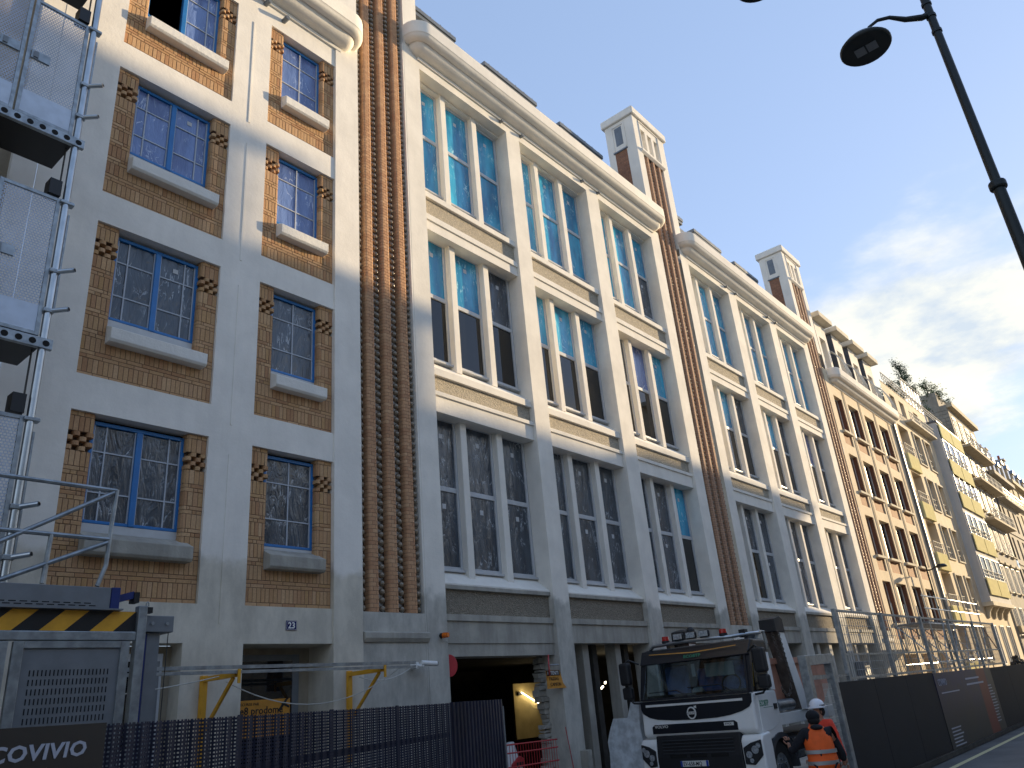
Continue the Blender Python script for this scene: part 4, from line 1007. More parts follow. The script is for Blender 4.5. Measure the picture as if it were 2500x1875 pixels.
def heap(name, cx, cy, cz, rx, ry, h, n, mat, label):
    m_ = MB()
    for i in range(n):
        a = random.uniform(0, 6.28); q = math.sqrt(random.random()); x = cx+rx*q*math.cos(a); y = cy+ry*q*math.sin(a); z = cz+h*(1-q)*random.uniform(.7, 1); s_ = random.uniform(.06, .2)
        b = len(m_.v); m_.sphere((x, y, z), s_, 6, 4, (random.uniform(.6, 1.3), random.uniform(.6, 1.2), random.uniform(.5, .9)))
        m_.v[b:] = [(p[0]+random.uniform(-.03, .03), p[1]+random.uniform(-.03, .03), p[2]+random.uniform(-.03, .03)) for p in m_.v[b:]]
    m_.build(name, mat, None, loc=(cx, cy, cz), label=label, cat='rubble', kind='stuff')
heap('rubble', 15.6, -.15, .14, .9, .45, .55, 130, 'concrete_rubble', 'heap of broken concrete at the foot of the open bay')
heap('rubble', 46.5, -3.6, 1.2, 2.2, .6, 1.3, 160, 'interior_dark', 'brown debris heap rising behind the end of the dark hoarding')
for (x, z) in ((15.5, .2), (16.2, .2)): pass

# ------------------------------------------------------------------ hoarding, gate frame and mesh fence on the right
Ho = thing('hoarding', (26, -5, 0), 'dark blue-black site hoarding with a faded poster panel along the road', 'hoarding')
xs = [17.14, 19.6, 22.1, 24.72]+[32.3, 35.5, 38.9, 44.]
for i in range(len(xs)-1):
    if i == 3: continue
    bx('board', 'hoard_dark', Ho, xs[i]+.006, xs[i+1]-.006, -5.0, -4.96, .14, 2.09 if i < 3 else 2.04, bevel=.004)
for i in range(9): bx('base_block', 'concrete_rubble', Ho, 18+i*2.6, 18.9+i*2.6, -4.9, -4.3, .125, .35)
bx('base_board', 'interior_dark', Ho, 17.2, 44, -5.06, -5.005, .02, .135)
t = NT('poster_print'); x = t.xyz(); u = t.math('DIVIDE', t.math('SUBTRACT', x[0], 24.72), 7.58); v = x[2]
n1 = t.noise(.9, 5, .6); n2 = t.noise(2.2, 5, .6)
k = t.mix(t.ramp(t.math('ADD', v, t.math('MULTIPLY', n1, 1.2)), 1.2, 2.6), S(58, 58, 52), S(34, 42, 92)); k = t.mix(t.ramp(n2, .45, .7), k, S(52, 56, 62))
k = t.mix(t.ramp(t.math('ABSOLUTE', t.math('SUBTRACT', u, .78)), .1, .07), k, S(140, 56, 40)); k = t.mix(t.ramp(u, .87, .9), k, S(72, 70, 62))
t.col(t.mix(1., k, (.55, .55, .58, 1), 'MULTIPLY')); t.set(.45, 0, .35)
bx('poster', 'poster_print', Ho, 24.726, 32.294, -5.012, -4.97, .14, 2.06, bevel=.004)
text('lettering', 'COVIVIO', .26, FAC(25.0, -5.016, 1.72), 'letter_grey', Ho, sx=.9)
ln = MB(); random.seed(4)
for i in range(6): ln.box(25.1, 25.1+random.uniform(.9, 1.7), -5.0155, -5.0135, .62-i*.085, .65-i*.085)
for i in range(2): ln.box(28.3, 30.2+.5*i, -5.0155, -5.0135, 1.78-i*.16, 1.83-i*.16)
for i in range(13): ln.box(31.2, 32.0-random.uniform(0, .3), -5.0155, -5.0135, 1.5-i*.09, 1.525-i*.09)
ln.box(25.1, 27.2, -5.0155, -5.0135, 1.52, 1.55); ln.build('small_print', 'letter_grey', Ho, kind='stuff')
Mf = thing('mesh_fence', (27, -4.9, 0), 'tall grey wire mesh fence panels standing above the dark hoarding', 'fence')
fx = [18.3, 21.68, 25.37, 28.62, 32.15, 35.74]; yf = -4.9
for x_ in fx: bx('post', 'galvanised', Mf, x_-.06, x_+.06, yf-.04, yf+.04, .13, 3.6, bevel=.008)
for i in range(5):
    a, b = fx[i]+.06, fx[i+1]-.06; p_ = MB(); z0, z1 = 2.1, 3.56
    bx('rail', 'galvanised', Mf, a, b, yf-.025, yf+.025, z1-.02, z1+.03); bx('rail', 'galvanised', Mf, a, b, yf-.02, yf+.02, 2.61, 2.65); bx('rail', 'galvanised', Mf, a, b, yf-.025, yf+.025, 2.12, 2.17)
    n = int((b-a)/.15)
    for k in range(1, n): p_.cyl((a+(b-a)*k/n, yf, z0), (a+(b-a)*k/n, yf, z1), .0065, 5, caps=False)
    for z_ in (2.3, 2.47, 2.85, 3.05, 3.25, 3.42): p_.cyl((a, yf, z_), (b, yf, z_), .0055, 5, caps=False)
    p_.build('wire_mesh', 'galvanised', Mf, kind='stuff')
Gf = thing('gate_frame', (16.4, -5, 0), 'thick galvanised gate frame beside the end of the dark hoarding', 'gate')
gm = MB(); pl = [(15.62, .12), (15.62, 2.63), (17.12, 2.65), (17.12, .12), (16.94, .12), (16.94, 2.46), (15.82, 2.44), (15.82, .12)]
gm.prism(pl, (-5.06, -4.9), 'Y'); gm.build('frame', 'galvanised', Gf, bevel=.01)
bx('cross_bar', 'galvanised', Gf, 15.83, 16.93, -5.0, -4.95, 2.18, 2.26); bx('cross_bar', 'galvanised', Gf, 17.13, 18.24, -4.92, -4.86, 2.19, 2.235)
gp = MB()
for k in range(9): gp.cyl((16.45+k*.055, -4.97, .2), (16.45+k*.055, -4.97, 2.1), .005, 5)
for k in range(14): gp.cyl((16.43, -4.97, .3+k*.13), (16.92, -4.97, .3+k*.13), .004, 5)
gp.build('wire_mesh', 'white_metal', Gf, kind='stuff')
# scaffold on the pavement by the tan building
Sc = thing('scaffold', (42, -2, 0), 'tube scaffold with a loading deck on the pavement before the tan building', 'scaffold')
scx = [36.4, 38.4, 40.4, 42.4, 44.4, 46.4]
for x_ in scx:
    for y_ in (-2.6, -1.3): MB().cyl((x_, y_, .13), (x_, y_, 5.1 if y_ < -2 else 4.9), .03, 8).build('standard', 'steel_tube', Sc)
for z_ in (1.2, 2.4, 3.9, 4.5, 5.0):
    for y_ in (-2.6, -1.3):
        if z_ > 4 and y_ > -2: continue
        MB().cyl((36.2, y_, z_), (46.7, y_, z_), .028, 8).build('ledger', 'steel_tube', Sc)
for i in range(5):
    a, b = scx[i], scx[i+1]; MB().cyl((a, -2.64, 1.2), (b, -2.64, 3.9), .024, 8).build('brace', 'steel_tube', Sc); MB().cyl((b, -1.26, 1.2), (a, -1.26, 3.9), .024, 8).build('brace', 'steel_tube', Sc)
    MB().cyl((a, -2.6, 2.4), (a, -1.3, 3.9), .022, 8).build('brace', 'steel_tube', Sc)
    bx('deck_board', 'zinc', Sc, a+.02, b-.02, -2.55, -1.35, 3.93, 3.99)
MB().cyl((46.4, -2.6, 3.9), (47.6, -2.9, 2.5), .03, 8).build('brace', 'rust', Sc)
for i in range(9): bx('lattice_beam', 'white_metal', Sc, 37+i*1.05, 37.7+i*1.05, -2.72, -2.68, 2.25+.12*(i % 2), 2.32+.12*(i % 2))
bx('crate', 'zinc', None, 34.0, 34.7, -.35, -.02, 1.7, 2.68, bevel=.02, label='pale grey cabinet standing against the last bay of the white wing', cat='cabinet')
# ------------------------------------------------------------------ truck
simple('truck_white', S(230, 231, 229), .25, var=.05, scale=2, spec=.5)
simple('truck_black', S(20, 24, 32), .35, var=.1)
simple('truck_grey', S(52, 56, 62), .5, var=.1)
simple('plastic_dark', S(24, 26, 30), .55, var=.15)
simple('tyre_rubber', S(26, 26, 27), .85, var=.2, scale=8)
simple('chrome', S(196, 198, 200), .15, .9, var=.04)
simple('skip_pink', S(190, 138, 116), .7, var=.18, scale=3)
simple('arm_rust', S(92, 86, 80), .6, .3, var=.35, scale=6)
simple('lens_clear', S(170, 176, 180), .08, .3, var=.3, scale=30)
simple('lens_red', S(168, 34, 28), .2)
simple('letter_green', S(46, 128, 96), .5, var=.05)
simple('stripe_orange', S(196, 140, 60), .5)
t = NT('windscreen'); t.col(S(16, 20, 24)); t.set(.03, 0, .6)
tr = t.n('ShaderNodeBsdfTransparent'); tr.inputs[0].default_value = (.62, .7, .72, 1); gl = t.n('ShaderNodeBsdfGlossy'); gl.inputs['Roughness'].default_value = .02; fr_ = t.n('ShaderNodeFresnel'); fr_.inputs[0].default_value = 1.6
mx = t.n('ShaderNodeMixShader'); t.l(fr_.outputs[0], mx.inputs[0]); t.l(tr.outputs[0], mx.inputs[1]); t.l(gl.outputs[0], mx.inputs[2]); t.l(mx.outputs[0], t.out.inputs[0])
simple('cab_interior', S(92, 128, 196), .7, var=.3, scale=5)
simple('plate_white', S(214, 214, 210), .45, var=.03)
simple('plate_blue', S(30, 60, 150), .45)
YN, YF_ = -4.11, -1.61; YC = (YN+YF_)/2
Tk = thing('truck', (17, YC, .12), 'white and black skip loader truck with roof lamps parked facing the camera side', 'truck')
prof = [(15.02, 1.40), (15.02, 1.46), (15.05, 2.07), (15.27, 2.80), (15.36, 3.0), (15.5, 3.06), (16.5, 3.05), (16.62, 2.95), (16.66, 1.3), (16.4, 1.2), (15.4, 1.2)]
cab = MB().prism([(15.02, 1.40), (15.02, 1.46), (15.05, 2.07), (16.17, 2.07), (16.2, 1.3), (16.1, 1.2), (15.4, 1.2)], (YN, YF_), 'Y').build('cab', 'truck_white', Tk, bevel=.05, seg=4)
MB().prism([(15.268, 2.785), (15.36, 3.0), (15.5, 3.06), (16.08, 3.05), (16.18, 2.95), (16.18, 2.785)], (YN, YF_), 'Y').build('roof', 'truck_black', cab, bevel=.06, seg=4)
bx('rear_wall', 'truck_white', cab, 16.08, 16.17, YN, YF_, 2.071, 2.784)
for y0 in (YN, YF_-.1): MB().prism([(15.06, 2.071), (15.16, 2.071), (15.38, 2.784), (15.275, 2.784)], (y0, y0+.1), 'Y').build('pillar', 'truck_black', cab)
for y0 in (YN, YF_-.05): bx('side_panel', 'truck_white', cab, 15.98, 16.078, y0, y0+.05, 2.072, 2.783)
bx('dashboard', 'plastic_dark', cab, 15.16, 15.6, YN+.11, YF_-.11, 2.072, 2.15, bevel=.02)
for y0 in (-3.75, -2.35): bx('seat', 'cab_interior', cab, 15.88, 16.0, y0, y0+.55, 2.072, 2.7, bevel=.08, seg=3)
MB().tube([(15.62+.06*math.sin(a), -3.45+.2*math.cos(a), 2.25+.18*math.sin(a)) for a in [2*math.pi*i/20 for i in range(21)]], .018, 8).build('steering_wheel', 'plastic_dark', cab)
MB().sphere((15.36, -2.83, 2.16), .13, 18, 10, (.9, 1, .8)).build('dash_helmet', 'plate_white', cab, smooth=True)
bx('paper', 'plate_white', cab, 15.5, 15.505, -3.62, -2.98, 2.42, 2.68); bx('paper', 'plate_white', cab, 15.45, 15.455, -2.78, -2.7, 2.45, 2.7)
bx('blue_jacket', 'cab_interior', cab, 15.72, 15.84, -3.75, -2.65, 2.14, 2.6, bevel=.06, seg=3)
bx('yellow_vest', 'sign_yellow', cab, 15.7, 15.75, -3.95, -3.85, 2.16, 2.6, bevel=.01)
bx('interior_lining', 'plastic_dark', cab, 16.03, 16.075, YN+.06, YF_-.06, 2.08, 2.78)
def xf(z):
    pts = [(.4, 15.0), (1.40, 15.02), (1.46, 15.02), (2.07, 15.05), (2.80, 15.27), (3.0, 15.36), (3.06, 15.5)]
    for (a, xa), (b, xb) in zip(pts, pts[1:]):
        if z <= b: return xa+(xb-xa)*(z-a)/(b-a)
    return 15.5
def patch(name, poly, off, mat, par=Tk, th=.02, bevel=0., **k):
    n = len(poly); vs = [(xf(z)-off, y, z) for y, z in poly]+[(xf(z)-off+th, y, z) for y, z in poly]
    return MB().add(vs, [tuple(range(n)), tuple(range(2*n-1, n-1, -1))]+[(i, i+n, (i+1) % n+n, (i+1) % n) for i in range(n)]).build(name, mat, par, bevel=bevel, **k)
hd = patch('visor', [(-1.62, 2.76), (-4.1, 2.76), (-4.13, 3.04), (-1.59, 3.04)], .05, 'truck_black', th=.16, bevel=.02)
patch('stripe', [(-1.84, 2.955), (-2.9, 2.905), (-3.85, 2.945), (-3.85, 2.96), (-2.9, 2.925), (-1.84, 2.97)], .054, 'stripe_orange', hd, .003)
TF = lambda y, z, off: frameM((xf(z)-off, y, z), (0, -1, 0), ((.29, 0, 1) if z > 2.1 else (0.03, 0, 1)))
text('lettering', 'ECOBTP', .085, TF(-2.68, 2.82, .056), 'letter_green', hd, sx=1.25, offset=.002)
ws = patch('windscreen', [(-1.70, 2.10), (-4.02, 2.10), (-3.98, 2.77), (-1.76, 2.77)], .012, 'windscreen', th=.01)
patch('gasket', [(-1.66, 2.06), (-4.06, 2.06), (-4.06, 2.10), (-1.66, 2.10)], .016, 'truck_black', ws, .02)
patch('gasket', [(-1.655, 2.1), (-1.70, 2.1), (-1.755, 2.77), (-1.70, 2.77)], .016, 'truck_black', ws, .02); patch('gasket', [(-4.02, 2.1), (-4.065, 2.1), (-4.03, 2.77), (-3.98, 2.77)], .016, 'truck_black', ws, .02)
for a, b, c in (((-3.72, 2.12), (-3.45, 2.26), (-2.75, 2.25)), ((-2.72, 2.10), (-2.5, 2.22), (-1.85, 2.21))):
    MB().tube([(xf(p[1])-.035, p[0], p[1]) for p in (a, b, c)], [.014, .012, .009], 6).build('wiper', 'plastic_dark', ws)
dk = [(-1.62, 2.05), (-1.62, 1.90), (-1.66, 1.82), (-1.80, 1.74), (-2.0, 1.695), (-2.4, 1.665), (-2.86, 1.655), (-3.3, 1.665), (-3.6, 1.695), (-3.85, 1.75), (-4.02, 1.82), (-4.08, 1.90), (-4.09, 2.05)]
dp = patch('front_panel', dk, .012, 'truck_black', th=.03)
patch('trim_strip', [(-1.74, 1.94), (-3.9, 1.935), (-3.9, 1.98), (-2.8, 1.975), (-1.74, 1.985)], .018, 'plate_white', dp, .006)
# round emblem with arrow and bar
em = MB(); ring = [];
for i in range(28):
    a = 2*math.pi*i/28; ring.append((math.cos(a), math.sin(a)))
for i in range(28):
    c0, c1 = ring[i], ring[(i+1) % 28]; yo, zo = -2.785, 1.78; x_ = xf(1.78)-.03
    em.add([(x_, yo-c0[0]*.075, zo+c0[1]*.09), (x_, yo-c1[0]*.075, zo+c1[1]*.09), (x_, yo-c1[0]*.1, zo+c1[1]*.115), (x_, yo-c0[0]*.1, zo+c0[1]*.115), (x_+.02, yo-c0[0]*.1, zo+c0[1]*.115), (x_+.02, yo-c1[0]*.1, zo+c1[1]*.115)], [(0, 1, 2, 3), (3, 2, 5, 4)])
em.add([(xf(1.78)-.031, -2.785-.075, 1.86), (xf(1.78)-.031, -2.785-.125, 1.91), (xf(1.78)-.031, -2.785-.07, 1.905)], [(0, 1, 2)]); em.add([(xf(1.78)-.031, -2.785-.125, 1.91), (xf(1.78)-.031, -2.785-.125, 1.855), (xf(1.78)-.031, -2.785-.09, 1.875)], [(0, 1, 2)])
E_ = em.build('emblem', 'plate_white', dp); bx('emblem_bar', 'plate_white', E_, xf(1.78)-.034, xf(1.78)-.0315, -2.885, -2.685, 1.755, 1.805)
text('lettering', 'VOLVO', .05, TF(-2.785, 1.763, .036), 'truck_black', E_, align='CENTER', sx=1.1)
g1 = patch('upper_grille', [(-1.84, 1.43), (-1.84, 1.56), (-1.9, 1.60), (-3.66, 1.60), (-3.72, 1.56), (-3.72, 1.43)], .012, 'truck_black', th=.03)
text('lettering', 'VOLVO', .075, TF(-1.9, 1.535, .016), 'plate_white', g1, sx=1.25, offset=.001); bx('badge_plate', 'plate_white', g1, 14.998, 15.006, -3.65, -3.45, 1.515, 1.575); text('lettering', 'FMX', .055, TF(-3.47, 1.527, .026), 'truck_black', g1, sx=1.3)
# lower front: bumper, grille, lamps
lo = MB(); lo.prism([(15.02, .5), (14.96, .62), (14.95, 1.0), (15.0, 1.39), (15.5, 1.39), (15.6, .5)], (-3.74, -1.9), 'Y'); lo.build('lower_grille', 'plastic_dark', Tk, bevel=.02)
for k in range(5): bx('grille_slat', 'truck_grey', Tk, 14.945, 14.975, -3.6, -2.05, 1.06+k*.058, 1.075+k*.058)
for k in range(3): bx('grille_recess', 'unlit_black', Tk, 14.94, 14.952, -2.2-k*.45-.36, -2.2-k*.45, .985, 1.045)
for sgn, y0, y1 in ((1, -1.9, -1.52), (-1, -3.74, -4.18)):
    yo, yi = y1, y0
    q = [(15.05, .55), (14.97, .62), (14.97, 1.24), (15.04, 1.33), (15.4, 1.36), (15.42, 1.1), (15.4, .55)]
    MB().prism(q, (min(yo, yi)+.002, max(yo, yi)-.002), 'Y').build('bumper_corner', 'truck_white', Tk, bevel=.04, seg=3)
    pl = [(yi+(yo-yi)*.08, .84), (yi+(yo-yi)*.08, 1.12), (yi+(yo-yi)*.45, 1.20), (yi+(yo-yi)*.93, 1.25), (yi+(yo-yi)*.93, .98), (yi+(yo-yi)*.5, .82)]
    n = len(pl); vs = [(14.945, y, z) for y, z in pl]+[(14.99, y, z) for y, z in pl]
    hl_ = MB().add(vs, [tuple(range(n)), tuple(range(2*n-1, n-1, -1))]+[(i, i+n, (i+1) % n+n, (i+1) % n) for i in range(n)]).build('headlight', 'plastic_dark', Tk, bevel=.015)
    for fy, fz, r_ in ((.32, 1.0, .06), (.62, 1.08, .07), (.78, 1.15, .045), (.4, .9, .04)): MB().cyl((14.94, yi+(yo-yi)*fy, fz), (14.946, yi+(yo-yi)*fy, fz), r_, 16).build('lens', 'lens_clear', hl_)
np_ = bx('number_plate', 'plate_white', Tk, 14.925, 14.945, -3.02, -2.42, .83, .93); bx('plate_band', 'plate_blue', np_, 14.923, 14.9248, -2.465, -2.42, .83, .93); bx('plate_band', 'plate_blue', np_, 14.923, 14.9248, -3.02, -2.975, .83, .93)
text('lettering', 'EV-658-MQ', .1, frameM((14.9235, -2.48, .845), (0, -1, 0), (0, 0, 1)), 'letter_black', np_, sx=.84, offset=.001)
bx('bumper_step', 'plastic_dark', Tk, 14.97, 15.5, -4.0, -1.7, .38, .548, bevel=.02)
# roof gear
rb_ = MB().tube([(15.5, -1.75, 3.06), (15.42, -1.9, 3.13), (15.36, -2.86, 3.15), (15.42, -3.75, 3.13), (15.7, -4.0, 3.16), (16.1, -4.05, 3.18)], .035, 10).build('roof_bar', 'steel_tube', Tk, smooth=True)
for y in (-2.56, -2.86, -3.16):
    lm = MB().box(15.34, 15.42, y-.125, y+.125, 3.18, 3.33).build('roof_lamp', 'plastic_dark', Tk, bevel=.04, seg=3); MB().box(15.325, 15.339, y-.1, y+.1, 3.2, 3.31).build('lens', 'lens_clear', lm, bevel=.005)
for y in (-2.2, -3.55): b_ = MB().cyl((15.45, y, 3.16), (15.45, y, 3.21), .085, 16).build('beacon', 'plastic_dark', Tk); MB().cyl((15.45, y, 3.21), (15.45, y, 3.3), .078, 16, .07).build('dome', 'lens_red', b_, bevel=.01)
MB().sphere((15.6, -2.75, 3.35), .09, 12, 8).build('horn', 'plastic_dark', Tk); bx('roof_box', 'paint_black', Tk, 15.6, 15.75, -3.95, -3.82, 3.1, 3.25)
MB().tube([(15.95, -4.0, 3.05), (16.05, -4.05, 3.2), (16.28, -4.05, 3.2), (16.32, -4.05, 2.85)], .03, 8).build('exhaust_guard', 'steel_tube', Tk)
MB().cyl((16.28, -3.75, 2.75), (16.28, -3.75, 3.2), .13, 16).build('air_intake', 'truck_grey', Tk, smooth=True)
# doors, windows, mirrors
MB().prism([(15.24, 2.1), (15.42, 2.76), (15.98, 2.76), (15.98, 2.1)], (YN+.012, YN+.018), 'Y').build('side_window', 'windscreen', Tk)
dr_ = MB().prism([(15.22, 1.36), (15.24, 2.05), (16.08, 2.05), (16.08, 1.5), (15.9, 1.42), (15.6, 1.36)], (YN-.012, YN+.004), 'Y').build('door', 'truck_white', Tk, bevel=.006)
bx('handle', 'plastic_dark', dr_, 15.9, 16.04, YN-.03, YN-.0125, 1.72, 1.82); text('lettering', 'ECOBTP', .15, FAC(15.28, YN-.0135, 1.80), 'letter_green', dr_, sx=.72, offset=.003); bx('slogan', 'letter_green', dr_, 15.42, 15.85, YN-.0135, YN-.0125, 1.765, 1.775)
for sg, ym in ((-1, YN), (1, YF_)):
    yy = ym+sg*.28
    mr = MB().box(14.98, 15.16, yy-.12, yy+.12, 2.4, 2.85).build('mirror', 'plastic_dark', Tk, bevel=.05, seg=3); MB().box(15.02, 15.16, yy-.115, yy+.115, 2.12, 2.36).build('mirror_lower', 'plastic_dark', mr, bevel=.04, seg=3)
    MB().tube([(15.2, ym, 2.8), (15.12, ym+sg*.2, 2.9), (15.08, yy, 2.84)], .02, 8).build('arm', 'plastic_dark', mr); MB().tube([(15.2, ym, 2.02), (15.12, ym+sg*.2, 2.04), (15.1, yy, 2.12)], .02, 8).build('arm', 'plastic_dark', mr)
# wheels
def wheel(x, y, s):
    r = .52; w = MB().cyl((x, y, .64), (x, y+s*.3, .64), r, 36).build('wheel', 'tyre_rubber', Tk, bevel=.05, seg=3)
    MB().cyl((x, y-s*.004, .64), (x, y+s*.02, .64), .3, 28).build('rim', 'galvanised', w); MB().cyl((x, y-s*.05, .64), (x, y-s*.005, .64), .11, 16).build('hub', 'truck_grey', w)
    bt = MB()
    for i in range(10): a = i*.628; bt.cyl((x+.2*math.cos(a), y-s*.02, .64+.2*math.sin(a)), (x+.2*math.cos(a), y-s*.005, .64+.2*math.sin(a)), .018, 6)
    bt.build('wheel_nuts', 'chrome', w, kind='stuff')
for x in (15.9, 19.0, 20.35): wheel(x, YN+.04, 1); wheel(x, YF_-.04, -1)
ma = MB(); pts = [(15.95+.66*math.cos(R(a)), .64+.66*math.sin(R(a))) for a in range(0, 181, 12)]; pts2 = [(15.95+.56*math.cos(R(a)), .64+.56*math.sin(R(a))) for a in range(180, -1, -12)]
ma.prism(pts+pts2, (YN-.03, YN+.4), 'Y').build('mudguard', 'truck_grey', Tk)
bx('step_box', 'truck_grey', Tk, 15.1, 15.42, YN-.01, YN+.3, .5, 1.12, bevel=.02)
# chassis and skip loader
bx('chassis', 'plastic_dark', Tk, 15.6, 21.5, -3.4, -2.3, .8, 1.15)
bx('side_rail', 'truck_white', Tk, 16.22, 21.4, YN+.05, YN+.28, 1.40, 1.62, bevel=.01); bx('side_rail', 'truck_white', Tk, 16.72, 21.4, YF_-.28, YF_-.05, 1.40, 1.62, bevel=.01)
bx('side_guard', 'galvanised', Tk, 16.8, 18.4, YN+.02, YN+.07, .78, .9); bx('side_guard', 'galvanised', Tk, 16.8, 18.4, YN+.02, YN+.07, 1.06, 1.14)
MB().cyl((16.8, YN+.3, .95), (17.9, YN+.3, .95), .24, 20).build('fuel_tank', 'plastic_dark', Tk)
MB().cyl((16.35, YN+.16, 1.76), (17.2, YN+.16, 1.76), .11, 18).build('hydraulic_tank', 'galvanised', Tk, smooth=True)
for y0 in (YN+.02, YF_-.32):
    am = MB().prism([(17.42, 1.62), (17.86, 1.62), (17.2, 3.36), (16.92, 3.40)], (y0, y0+.3), 'Y').build('lift_arm', 'truck_white', Tk, bevel=.01)
    MB().prism([(17.40, 1.64), (17.418, 1.64), (16.918, 3.38), (16.9, 3.38)], (y0+.01, y0+.29), 'Y').build('wear_plate', 'arm_rust', am)
    MB().prism([(16.78, 3.2), (17.26, 3.18), (17.24, 3.46), (17.1, 3.52), (16.8, 3.46)], (y0-.03, y0+.33), 'Y').build('arm_head', 'plastic_dark', am, bevel=.01)
    MB().cyl((17.75, y0+.1, 1.7), (17.25, y0+.1, 2.7), .06, 12).build('ram', 'steel_tube', am)
def chain(par, p0, p1, sag, n):
    pts = cat(p0, p1, sag, n)
    for i in range(n):
        a, b = pts[i], pts[i+1]; d = (b-a).normalized(); u = Vector((0, 1, 0)) if i % 2 else d.cross(Vector((0, 1, 0))).normalized(); L = (b-a).length*.62; c_ = (a+b)/2
        loop = [c_+d*(L*math.cos(t_))+u*(.028*math.sin(t_)) for t_ in [2*math.pi*k/10 for k in range(11)]]
        MB().tube(loop, .009, 5).build('chain_link', 'arm_rust', par)
chain(Tk, (16.82, YN-.03, 3.2), (17.0, YN-.03, 2.15), .0, 22); chain(Tk, (16.82, YN+.1, 3.2), (16.86, YN+.05, 2.6), .02, 12); chain(Tk, (16.5, YN-.0, 2.1), (16.95, YN-.03, 2.15), .2, 11)
sk = MB(); ring0 = [(16.62, -3.75), (19.6, -3.75), (19.6, -1.97), (16.62, -1.97)]; ring1 = [(16.42, -3.8), (20.1, -3.8), (20.1, -1.92), (16.42, -1.92)]
sk.loft([[(x, y, 1.66) for x, y in ring0], [(x, y, 2.05) for x, y in ring1], [(x-.06*(x < 18), y, 2.62) for x, y in ring1]], cap=False); sk.add([(x, y, 1.66) for x, y in ring0], [(0, 1, 2, 3)])
skp = thing('waste_skip', (18, -2.86, 1.66), 'pinkish orange steel waste skip carried on the back of the truck', 'skip')
sk.build('tub', 'skip_pink', skp); rm = MB()
for (x0, x1, y0, y1) in ((16.3, 20.12, -3.86, -3.8), (16.3, 20.12, -1.92, -1.86), (16.3, 16.38, -3.8, -1.92), (20.1, 20.16, -3.8, -1.92)): rm.box(x0, x1, y0, y1, 2.56, 2.68)
rm.build('rim', 'skip_pink', skp); bx('rib', 'rust', skp, 16.3, 16.4, -3.84, -3.74, 1.7, 2.75)

# ------------------------------------------------------------------ people
simple('skin', S(150, 106, 84), .6, var=.06, scale=20)
simple('cloth_black', S(22, 23, 30), .9, var=.2, scale=12, bump=.3, bscale=40)
simple('hi_vis_orange', S(236, 98, 32), .7, var=.08, scale=8, bump=.3, bscale=12)
simple('hi_vis_red', S(226, 70, 48), .7, var=.08, scale=8, bump=.3, bscale=12)
simple('reflective', S(150, 150, 146), .5, .3, var=.05)
simple('helmet_white', S(222, 224, 230), .25, var=.04)
simple('hair_dark', S(24, 22, 22), .85, var=.2, scale=40)
def skinmesh(name, verts, edges, radii, mat, par, sub=2, root=0, flat=None):
    me = bpy.data.meshes.new(name); org = ORI[par.name]
    me.from_pydata([Vector(v)-org for v in verts], edges, []); me.materials.append(MATS[mat])
    o = bpy.data.objects.new(name, me); link(o, par)
    md = o.modifiers.new('skin', 'SKIN'); md.use_smooth_shade = True
    if not me.skin_vertices: 
        bm = bmesh.new(); bm.from_mesh(me); bm.verts.layers.skin.verify(); bm.to_mesh(me); bm.free()
    for i, r in enumerate(radii):
        sv = me.skin_vertices[0].data[i]; sv.radius = r if isinstance(r, tuple) else (r, r); sv.use_root = (i == root)
    o.modifiers.new('sub', 'SUBSURF').levels = sub; o.modifiers['sub'].render_levels = sub
    return o
